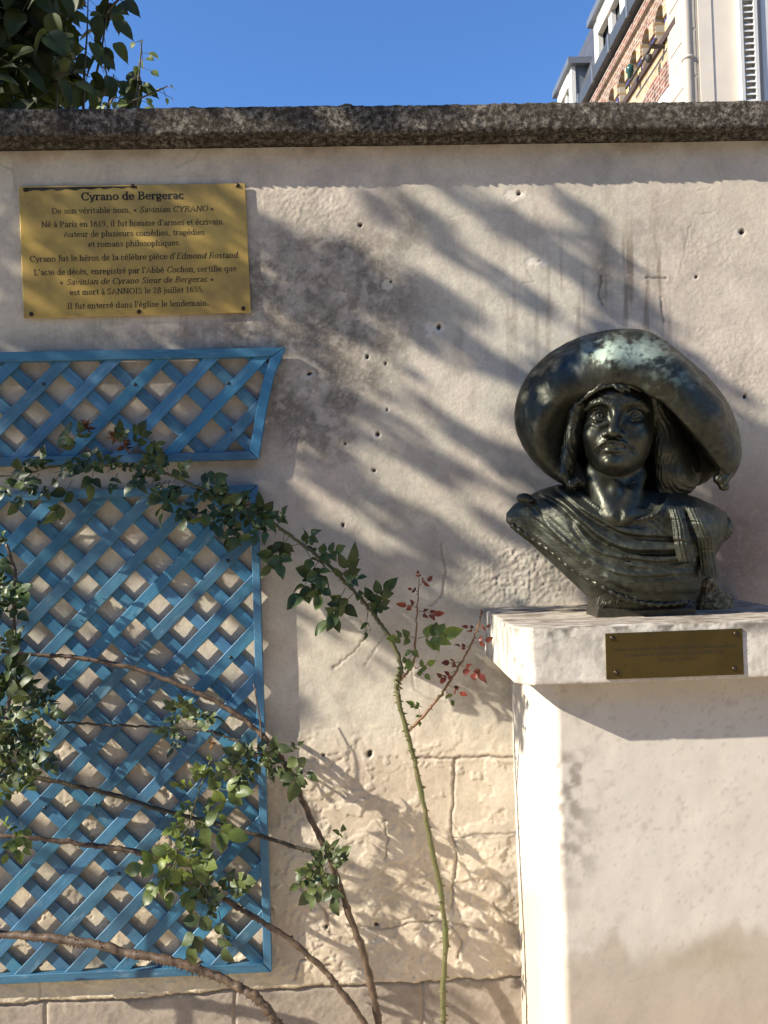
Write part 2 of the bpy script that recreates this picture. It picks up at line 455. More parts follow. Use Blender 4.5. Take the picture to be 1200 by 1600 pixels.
    lay(0.75 * chip, (0.68, 0.62, 0.53)); lay(band * 0.5, (0.62, 0.53, 0.36))
    lay(base, (0.33, 0.28, 0.225)); lay(base * sstep(0, 0.6, g2) * 0.5, (0.42, 0.36, 0.29)); lay(base * 0.4 * sstep(0.1, 0.5, nb), (0.22, 0.18, 0.15))
    lay(0.75 * np.exp(-((v - vj) / 2.6) ** 2), (0.10, 0.085, 0.07)); lay(0.93 * hole, (0.03, 0.027, 0.024))
    for pts, w, d in cr:
        a = np.array(pts); q = (u > a[:, 0].min() - 9) & (u < a[:, 0].max() + 9) & (v > a[:, 1].min() - 9) & (v < a[:, 1].max() + 9)
        if q.any():
            k = 0.55 * min(1, d / 4) * np.exp(-(seg_dist(u[q] + wj[q], v[q] + wj[q], pts) / (0.8 * w)) ** 2)
            C[q] = C[q] * (1 - k[:, None]) + np.array([0.13, 0.105, 0.085]) * k[:, None]
    return h, np.clip(C, 0.01, 0.9)

xs = np.concatenate([np.linspace(-4.5, -1.32, 60), np.arange(-1.3, 1.36, 0.0038), np.linspace(1.38, 4.5, 60)])
zs = np.concatenate([np.linspace(0, 0.05, 4), np.arange(0.06, WALL_TOP, 0.0038), [WALL_TOP]])
gx, gz = np.meshgrid(xs, zs)
W0 = np.stack([gx, np.full_like(gx, WALL_Y), gz], -1)
wu, wv = px(W0)
wh, wc = wall_fields(wu.ravel(), wv.ravel())
WV = W0.reshape(-1, 3).copy(); WV[:, 1] -= wh / 1000
wallthing = thing('garden_wall', 'old flaking plaster wall with a dark stone coping along its top', 'wall', (0, WALL_Y, 0))
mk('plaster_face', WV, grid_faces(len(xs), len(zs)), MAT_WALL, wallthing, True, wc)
mb = MB(); mb.box((-4.5, WALL_Y + 0.02, 0), (4.5, WALL_Y + 0.34, WALL_TOP - 0.005))
mb.build('wall_core', simple('wall_back', (0.45, 0.39, 0.32), 0.95), wallthing)

# coping: weathered concrete, lichen speckled, drip edge underneath
M = Mat('coping_stone')
n1 = M.noise(60, 8, 0.8); n2 = M.noise(210, 4, 0.75); n3 = M.noise(7, 5, 0.6)
c = M.ramp(n1, [(0.34, (0.018, 0.016, 0.013)), (0.47, (0.055, 0.047, 0.037)), (0.55, (0.20, 0.18, 0.15)), (0.66, (0.46, 0.43, 0.37))])
c = M.mix(M.ramp(n2, [(0.57, 0.0), (0.68, 0.9)]), c, (0.34, 0.31, 0.26))
c = M.mix(M.ramp(n2, [(0.30, 0.8), (0.42, 0.0)]), c, (0.018, 0.016, 0.013))
c = M.mix(M.ramp(n3, [(0.46, 0.0), (0.66, 0.6)]), c, (0.055, 0.046, 0.034))
M.set(Base_Color=c, Roughness=0.95); M.b.inputs['Specular IOR Level'].default_value = 0.1
M.bump(M.math('ADD', n1, n2), 0.8, 0.012)
zt = P(600, 163, WALL_Y - 0.07)[2]; zb = P(600, 207, WALL_Y - 0.07)[2]
prof = [(0.44, zb), (0.46, zb + .02), (0.46, zt - .02), (0.43, zt + .005), (0.2, zt + .03), (0.0, zt + .012), (-0.05, zt + .004), (-0.067, zt - .001), (-0.07, zt - .006), (-0.071, (zt + zb) / 2),
        (-0.070, zb + .005), (-0.066, zb + .001), (-0.05, zb), (-0.038, zb + .001), (-0.035, zb + .012), (-0.026, zb + .012), (-0.022, zb - .004), (0.0, zb - .004), (0.2, zb - .004)]
pp = []
for a, b in zip(prof, prof[1:] + prof[:1]):
    k = max(1, int(math.hypot(b[0] - a[0], b[1] - a[1]) / 0.008)) if a[0] < 0.05 else 3
    pp += [(a[0] + (b[0] - a[0]) * i / k, a[1] + (b[1] - a[1]) * i / k) for i in range(k)]
pp = np.array(pp); cx = np.concatenate([np.linspace(-4.5, -1.4, 40), np.arange(-1.35, 1.4, 0.006), np.linspace(1.45, 4.5, 40)])
cen = np.array([0.15, (zt + zb) / 2]); rad = pp - cen
nrm = np.stack([np.sign(pp[:, 0] - 0.1) * (np.abs(pp[:, 1] - cen[1]) < (zt - zb) * 0.45), np.where(pp[:, 1] > cen[1], 1, -1) * (np.abs(pp[:, 1] - cen[1]) >= (zt - zb) * 0.40)], 1)
sarc = np.concatenate([[0], np.cumsum(np.hypot(*np.diff(pp, axis=0).T))])
X, S = np.meshgrid(cx, sarc)
dn = 0.0016 * fbm(X / 0.05, S / 0.05, 4, 80, 0.6) + 0.0034 * fbm(X / 0.012, S / 0.012, 3, 81) + 0.002 * fbm(X / 0.4, S / 0.3, 2, 82)
V = np.stack([X, WALL_Y + pp[:, 0][:, None] + nrm[:, 0][:, None] * dn, pp[:, 1][:, None] + nrm[:, 1][:, None] * dn], -1)
V = np.concatenate([V, V[:1]], 0)
gf = grid_faces(len(cx), len(pp) + 1)
mk('coping', V, gf, M.m, wallthing, True)
# moss and dirt tufts on the coping
mb = MB()
for _ in range(26):
    cxx = RNG.uniform(-1.3, 1.4); r = RNG.uniform(.006, .018)
    mb.dome((cxx, WALL_Y - 0.05 + RNG.uniform(0, .05), zt + .002), (RNG.uniform(-.2, .2), 0, 1), r * 1.6, r * 0.7, 8)
mb.build('moss', simple('dry_moss', (0.045, 0.042, 0.022), 0.95, var=0.4, nscale=120, bumpk=0.8), wallthing)

# ---------------------------------------------------------------- signed distance sculpting
def sd_ell(p, c, r):
    q = [(p[i] - c[i]) / r[i] for i in range(3)]
    k0 = np.sqrt(q[0] ** 2 + q[1] ** 2 + q[2] ** 2)
    k1 = np.sqrt((q[0] / r[0]) ** 2 + (q[1] / r[1]) ** 2 + (q[2] / r[2]) ** 2) + 1e-6
    return k0 * (k0 - 1) / k1
def sd_cap(p, a, b, ra, rb=None):
    rb = ra if rb is None else rb
    d = [b[i] - a[i] for i in range(3)]; L = sum(x * x for x in d) + 1e-9
    t = np.clip(((p[0] - a[0]) * d[0] + (p[1] - a[1]) * d[1] + (p[2] - a[2]) * d[2]) / L, 0, 1)
    return np.sqrt(sum((p[i] - a[i] - t * d[i]) ** 2 for i in range(3))) - (ra + (rb - ra) * t)
def sd_chain(p, pts, rs, k=0):
    f = None
    for i in range(len(pts) - 1):
        g = sd_cap(p, pts[i], pts[i + 1], rs[i], rs[i + 1])
        f = g if f is None else (np.minimum(f, g) if k == 0 else smin(f, g, k))
    return f
def smin(a, b, k):
    h = np.maximum(k - np.abs(a - b), 0) / k
    return np.minimum(a, b) - h * h * k * 0.25
def smax(a, b, k): return -smin(-a, -b, k)
def sd_box(p, c, hs, r=0.0):
    q = [np.abs(p[i] - c[i]) - hs[i] + r for i in range(3)]
    return np.sqrt(sum(np.maximum(x, 0) ** 2 for x in q)) + np.minimum(np.maximum(np.maximum(q[0], q[1]), q[2]), 0) - r
def axes(lo, hi, h):
    a = [np.arange(lo[i], hi[i] + h, h, dtype=np.float32) for i in range(3)]
    return a, [a[0][:, None, None], a[1][None, :, None], a[2][None, None, :]]
def surface_net(F, ax):
    F = np.ascontiguousarray(F, dtype=np.float32); ins = F < 0
    nx, ny, nz = F.shape
    s = np.zeros((nx - 1, ny - 1, nz - 1), np.int8)
    for i in (0, 1):
        for j in (0, 1):
            for k in (0, 1):
                s += ins[i:nx - 1 + i, j:ny - 1 + j, k:nz - 1 + k]
    act = (s > 0) & (s < 8)
    I = np.argwhere(act); idx = -np.ones(act.shape, np.int64); idx[act] = np.arange(len(I))
    cv = {}
    for i in (0, 1):
        for j in (0, 1):
            for k in (0, 1):
                cv[i, j, k] = F[I[:, 0] + i, I[:, 1] + j, I[:, 2] + k]
    acc = np.zeros((len(I), 3)); cnt = np.zeros(len(I))
    for axn in range(3):
        for o1 in (0, 1):
            for o2 in (0, 1):
                a = [o1, o2]; a.insert(axn, 0); b = [o1, o2]; b.insert(axn, 1)
                va, vb = cv[tuple(a)], cv[tuple(b)]; msk = (va < 0) != (vb < 0)
                t = np.where(msk, va / np.where(msk, va - vb, 1), 0)
                pos = np.tile(np.array(a, float), (len(I), 1)); pos[:, axn] = t
                acc[msk] += pos[msk]; cnt[msk] += 1
    pos = acc / np.maximum(cnt, 1)[:, None] + I
    h = [float(x[1] - x[0]) for x in ax]
    V = np.stack([ax[i][0] + pos[:, i] * h[i] for i in range(3)], 1)
    Q = []
    for axn in range(3):
        o = [a for a in range(3) if a != axn]
        sl0 = [slice(None)] * 3; sl1 = [slice(None)] * 3
        sl0[axn] = slice(0, -1); sl1[axn] = slice(1, None)
        A, B = ins[tuple(sl0)], ins[tuple(sl1)]
        E = np.argwhere(A != B)
        okm = (E[:, o[0]] > 0) & (E[:, o[1]] > 0) & (E[:, o[0]] < F.shape[o[0]] - 1) & (E[:, o[1]] < F.shape[o[1]] - 1)
        E = E[okm]
        fl = A[tuple(E.T)]
        def cell(d0, d1):
            e = E.copy(); e[:, o[0]] -= d0; e[:, o[1]] -= d1
            return idx[tuple(e.T)]
        q = np.stack([cell(1, 1), cell(0, 1), cell(0, 0), cell(1, 0)], 1)
        if axn == 1: fl = ~fl
        q[~fl] = q[~fl][:, ::-1]
        Q.append(q)
    Q = np.concatenate(Q); Q = Q[(Q >= 0).all(1)]
    return V, Q

# ---------------------------------------------------------------- pedestal
SF = 1.90                          # depth of the slab front
slab_zt = P(1000, 975, SF)[2]; slab_zb = P(1000, 1066, SF)[2]
xl = P(753, 1000, WALL_Y)[0] ; xl2 = P(805, 1000, SF + .035)[0]
xf = P(828, 1000, SF)[0]
slab_x0 = (xl + xl2) / 2; slab_x1 = slab_x0 + 0.78
ped = thing('pedestal', 'cream plastered pedestal with a thick chamfered top slab against the wall', 'pedestal', (slab_x0 + .38, 2.15, 0))
h = 0.0045
ax, p = axes((slab_x0 - .03, SF - .03, slab_zb - .03), (slab_x1 + .03, WALL_Y + .02, slab_zt + .03), h)
F = sd_box(p, ((slab_x0 + slab_x1) / 2, (SF + WALL_Y + .05) / 2, (slab_zt + slab_zb) / 2), ((slab_x1 - slab_x0) / 2, (WALL_Y + .05 - SF) / 2, (slab_zt - slab_zb) / 2), 0.004)
ch = 0.042
F = np.maximum(F, ((slab_x0 + ch - p[0]) + (SF + ch - p[1]) - ch) * 0.7071 + 0 * p[2])
F = np.maximum(F, ((p[0] - slab_x1 + ch) + (SF + ch - p[1]) - ch) * 0.7071 + 0 * p[2])
q1 = fbm(p[0] / .03 + 3 * p[1], p[2] / .03 + p[1] / .04, 3, 90)
chipn = fbm(p[0] / .034 + p[1] / .027, p[2] / .03 - p[1] / .033, 5, 91, .65)
F = F + 0.0008 * q1 + 0.0016 * np.maximum(chipn - 0.42, 0) * 4 * np.exp(np.maximum(F, -0.03) * 60)
V, Q = surface_net(F, ax)
u, v = px(V)
C = np.empty((len(V), 3)); C[:] = (0.61, 0.565, 0.485)
def layc(C, k, col): C[:] = C * (1 - k[:, None]) + np.array(col) * k[:, None]
top = sstep(slab_zt - .006, slab_zt - .001, V[:, 2])
gn = fbm(V[:, 0] / .05, V[:, 1] / .03, 5, 92, .62); gs = fbm(V[:, 0] / .10, V[:, 1] / .006, 4, 93)
layc(C, top * np.clip(.72 + .7 * gs + .5 * gn, 0, 1), (0.23, 0.185, 0.14))
layc(C, top * np.clip(1.8 * gn - .1, 0, 1), (0.14, 0.12, 0.095))
fs = 1 - top; edge = np.exp((V[:, 2] - slab_zt) / .026)
fn = fbm(V[:, 0] / .035 + V[:, 1] / .02, V[:, 2] / .03, 5, 94, .68)
layc(C, fs * np.clip(1.5 * edge * sstep(-.30, .25, fn), 0, .92), (0.12, 0.105, 0.088))
sx = (V[:, 0] < slab_x0 + .02)
layc(C, fs * .75 * sstep(-.12, .40, fbm(V[:, 0] / .02 + V[:, 1] / .012, V[:, 2] / .05, 5, 95, .65)) * np.where(sx, 1.2, .6), (0.27, 0.245, 0.21))
layc(C, fs * .6 * sstep(.25, .4, fbm(V[:, 0] / .008, V[:, 2] / .008 + V[:, 1] / .01, 3, 96)) * np.clip(.25 + edge, 0, 1), (0.20, 0.17, 0.14))
layc(C, fs * .7 * np.exp(-(V[:, 2] - slab_zb) / .006), (0.45, 0.36, 0.28))
MAT_SLAB = plaster('slab_plaster', 0.8, 1.2)
mk('top_slab', V, Q, MAT_SLAB, ped, True, C)

# shaft: front, left side, right side as fine grids on one mesh
sh_f = SF + 0.085
sx0 = P(873, 1300, sh_f)[0] ; sx1 = slab_x1 - (sx0 - slab_x0)
sx0b = P(803, 1200, WALL_Y)[0]
def sheet(p0, p1, nu, z0, z1, nz):
    t = np.linspace(0, 1, nu); z = np.linspace(z0, z1, nz); T, Z = np.meshgrid(t, z)
    return np.stack([p0[0] + (p1[0] - p0[0]) * T, p0[1] + (p1[1] - p0[1]) * T, Z], -1).reshape(-1, 3), grid_faces(nu, nz)
vs = []; fs_ = []; b = 0
zt_ = slab_zb + .004
rr = 0.012
cor = [((sx0 + sx0b) / 2 - .0, WALL_Y + .01), (sx0, sh_f + rr), (sx0 + rr * .3, sh_f + rr * .3), (sx0 + rr, sh_f), (sx1 - rr, sh_f), (sx1, sh_f + rr), (sx1, WALL_Y + .01)]
cor[0] = (sx0b, WALL_Y + .01)
path = []
for a, b2 in zip(cor[:-1], cor[1:]):
    k = max(1, int(math.hypot(b2[0] - a[0], b2[1] - a[1]) / .006)); path += [(a[0] + (b2[0] - a[0]) * i / k, a[1] + (b2[1] - a[1]) * i / k) for i in range(k)]
path.append(cor[-1]); path = np.array(path)
zz = np.arange(0, zt_, .007); zz = np.append(zz, zt_)
arc = np.concatenate([[0], np.cumsum(np.hypot(*np.diff(path, axis=0).T))])
A, Z = np.meshgrid(arc, zz)
tan = np.gradient(path, axis=0); tan /= np.linalg.norm(tan, axis=1)[:, None]; nr = np.stack([tan[:, 1], -tan[:, 0]], 1)
d = 0.0016 * fbm(A / .22, Z / .22, 3, 100) + 0.0007 * fbm(A / .05, Z / .05, 3, 101)
V = np.stack([path[:, 0][None] + nr[:, 0][None] * d, path[:, 1][None] + nr[:, 1][None] * d, Z], -1).reshape(-1, 3)
u, v = px(V); front = (np.repeat((np.abs(path[:, 1] - sh_f) < rr)[None], len(zz), 0)).ravel().astype(float)
C = np.empty((len(V), 3)); C[:] = (0.57, 0.52, 0.445)
nz1 = fbm(u / 70, v / 70, 5, 102, .6); nz2 = fbm(u / 18, v / 18, 4, 103)
layc(C, .35 * sstep(-.2, .5, nz1), (0.53, 0.475, 0.40))
layc(C, front * np.clip(1.4 * sstep(62, 0, u - 886 + 30 * nz1) * np.exp(-((v - 1260) / 120) ** 2) * sstep(-.4, .3, nz1 + nz2), 0, 1), (0.30, 0.265, 0.225))
damp = sstep(-14, 14, v - (1480 + 60 * fbm(u / 60, u * 0 + 3.3, 4, 104) - 22 * blob(u, v, 1120, 1470, 50, 60)))
layc(C, front * .62 * damp, (0.37, 0.30, 0.225)); layc(C, (1 - front) * .6 * sstep(1340, 1420, v + 30 * nz1) * sstep(858, 835, u), (0.50, 0.40, 0.27)); layc(C, front * .8 * (blob(u, v, 1130, 1490, 55, 30) + .7 * blob(u, v, 1040, 1500, 40, 22)) * sstep(-.3, .3, nz1 + .5), (0.36, 0.30, 0.22))  # front damp; the side's lower tint tones down sun glare in the colour
layc(C, front * .35 * sstep(1500, 1600, v), (0.40, 0.31, 0.24)); layc(C, front * .35 * sstep(1400, 1440, v + 40 * nz1) * sstep(-.1, .4, nz2) * sstep(1050, 930, u), (0.38, 0.33, 0.26))
spk = sstep(.40, .55, fbm(u / 7, v / 7, 3, 105) + .25 * fbm(u / 50, v / 50, 3, 107)); layc(C, front * .38 * spk, (0.35, 0.30, 0.25))
mk('shaft', V, grid_faces(len(path), len(zz)), plaster('shaft_plaster', 0.3, .35), ped, True, C)

# ---------------------------------------------------------------- trellises
MAT_BLUE = wood_paint('blue_painted_wood')
def clip_poly(poly, a, b):         # keep the left side of a->b  (2D, x and z)
    out = []
    def s(p): return (b[0] - a[0]) * (p[1] - a[1]) - (b[1] - a[1]) * (p[0] - a[0])
    for i in range(len(poly)):
        p, q = poly[i], poly[(i + 1) % len(poly)]; sp, sq = s(p), s(q)
        if sp >= 0: out.append(p)
        if sp * sq < 0:
            t = sp / (sp - sq); out.append((p[0] + t * (q[0] - p[0]), p[1] + t * (q[1] - p[1])))
    return out
def board(name, poly, y0, y1, d, parent, tint, wob=0.0):
    """flat board: polygon in (x, z), from depth y0 (front) to y1, grain along d"""
    n = len(poly); A = [(x, y0 + wob * math.sin(9 * x + 7 * z), z) for x, z in poly]; B = [(x, y1, z) for x, z in poly]
    V = np.array(A + B); F = [tuple(range(n)), tuple(range(2 * n - 1, n - 1, -1))] + [(i, i + n, (i + 1) % n + n, (i + 1) % n) for i in range(n)]
    area = sum(poly[i][0] * poly[(i + 1) % n][1] - poly[(i + 1) % n][0] * poly[i][1] for i in range(n))
    if area < 0: F = [tuple(reversed(f)) for f in F]
    col = np.tile(np.array(tint), (2 * n, 1))
    o = mk(name, V, F, MAT_BLUE, parent, False, col)
    off = RNG.random(2) * 10
    uvl = o.data.uv_layers.new(name='UVMap'); dd = np.array(d) / np.hypot(*d)
    for li, lp in enumerate(o.data.loops):
        x, y, z = V[lp.vertex_index]
        uvl.data[li].uv = (x * dd[0] + z * dd[1] + off[0], -x * dd[1] + z * dd[0] + off[1] + y)
    return bevel(o, 0.0014, 1)
def tint():
    k = RNG.uniform(.74, 1.22); return (0.045 * k * RNG.uniform(.8, 1.25), 0.165 * k, 0.275 * k * RNG.uniform(.93, 1.05))
Yt = WALL_Y - 0.026
def xz(u, v, Y=Yt): p = P(u, v, Y); return (p[0], p[2])
RY0, RY1 = WALL_Y - 0.034, WALL_Y - 0.012
FY0, FY1 = WALL_Y - 0.0285, WALL_Y - 0.0215
BY0, BY1 = WALL_Y - 0.0205, WALL_Y - 0.0135
MAT_SCREW = simple('dull_screw', (0.035, 0.05, 0.065), 0.5, 0.6)
def trellis(name, label, inner, rails, anchor, step, screws, kmax):
    base = P(200, 1500 if anchor[1] > 800 else 700, WALL_Y)
    t = thing(name, label, 'trellis', (base[0], WALL_Y - .02, base[2]), None)
    ax_, az = xz(*anchor)
    w = 0.0172
    for fam in (0, 1):
        d = (1, 1) if fam == 0 else (1, -1)
        for k in range(-kmax, kmax):
            x0, z0 = ax_, az + k * step
            nrm = (-d[1] * .7071, d[0] * .7071); jit = RNG.uniform(-.004, .004); rot = RNG.uniform(-.008, .008)
            L = 4
            pts = []
            for sgn, e in ((-1, -1), (1, -1), (1, 1), (-1, 1)):
                aa = sgn * L; x = x0 + aa * .7071 * d[0] + nrm[0] * (e * w + jit + rot * aa); z = z0 + aa * .7071 * d[1] + nrm[1] * (e * w + jit + rot * aa)
                pts.append((x, z))
            for i in range(len(inner)):
                if len(pts) < 3: break
                pts = clip_poly(pts, inner[i], inner[(i + 1) % len(inner)])
            if len(pts) < 3: continue
            a = abs(sum(pts[i][0] * pts[(i + 1) % len(pts)][1] - pts[(i + 1) % len(pts)][0] * pts[i][1] for i in range(len(pts)))) / 2
            if a < 0.0006: continue
            y0, y1 = (FY0, FY1) if fam == 0 else (BY0, BY1)
            board('lath', pts, y0, y1, d, t, tint())
    for rl in rails:
        d = (rl[1][0] - rl[0][0], rl[1][1] - rl[0][1])
        board('frame_rail', rl, RY0, RY1, d, t, tint())
    for (u, v) in screws:
        mb = MB(); p = P(u, v, FY0); mb.dome(p, (0, -1, 0.1), .0055, .003)
        mb.tube([p + [0, -.0005, 0], p + [0, -.0035, 0]], [.0022, .0022], 6)
        mb.build('screw', MAT_SCREW, t, True)
    return t
EXT = -560
def lin(u0, v0, u1, v1, u): return v0 + (v1 - v0) * (u - u0) / (u1 - u0)
tl = lambda u: lin(0, 551, 446, 544, u); tli = lambda u: lin(0, 566, 423, 558, u); bl = lambda u: lin(0, 729, 404, 718, u); bli = lambda u: lin(0, 715, 390, 705, u)
inner = [xz(EXT, bli(EXT)), xz(393, 704), xz(402, 662), xz(424, 557), xz(EXT, tli(EXT))]
inner_u = [xz(EXT, bli(EXT) + 6), xz(396, 708), xz(404, 664), xz(429, 553), xz(EXT, tli(EXT) - 6)]
rails = [[xz(EXT, tli(EXT)), xz(423, 558), xz(446, 544), xz(EXT, tl(EXT))],
         [xz(EXT, bl(EXT)), xz(404, 718), xz(390, 705), xz(EXT, bli(EXT))],
         [xz(390.6, 704.2), xz(404.6, 717.2), xz(411, 674), xz(418, 632), xz(428, 588), xz(445.5, 545.2), xz(423.6, 558.6), xz(410, 600), xz(400.5, 645)]]
trellis('trellis', 'short blue lattice panel with a slanting right end, under the big brass plaque', inner_u, rails, (402, 563), 0.1432,
        [(211, 601), (357, 599), (215, 674), (360, 671), (68, 600)], 30)
t2 = lambda u: lin(0, 771, 402, 757.6, u); t2i = lambda u: lin(0, 784, 391, 770, u); b2o = lambda u: lin(0, 1536, 424, 1517, u); b2i = lambda u: lin(0, 1523, 412, 1504, u)
inner_l = [xz(EXT, b2i(EXT) + 6), xz(417, 1509), xz(396, 765), xz(EXT, t2i(EXT) - 6)]
rails = [[xz(EXT, t2i(EXT)), xz(390.5, 770), xz(402, 757.6), xz(EXT, t2(EXT))],
         [xz(EXT, b2o(EXT)), xz(424.5, 1517), xz(411.5, 1504), xz(EXT, b2i(EXT))],
         [xz(412.2, 1503.4), xz(425.2, 1516.4), xz(402.6, 758.4), xz(391, 770.6)]]
trellis('trellis', 'tall blue lattice panel with a square frame, the lower one, overgrown by rose canes', inner_l, rails, (397, 910), 0.1398,
        [(356, 876), (360, 1027), (60, 816), (356, 1469), (150, 1258), (70, 1262), (186, 1365)], 40)

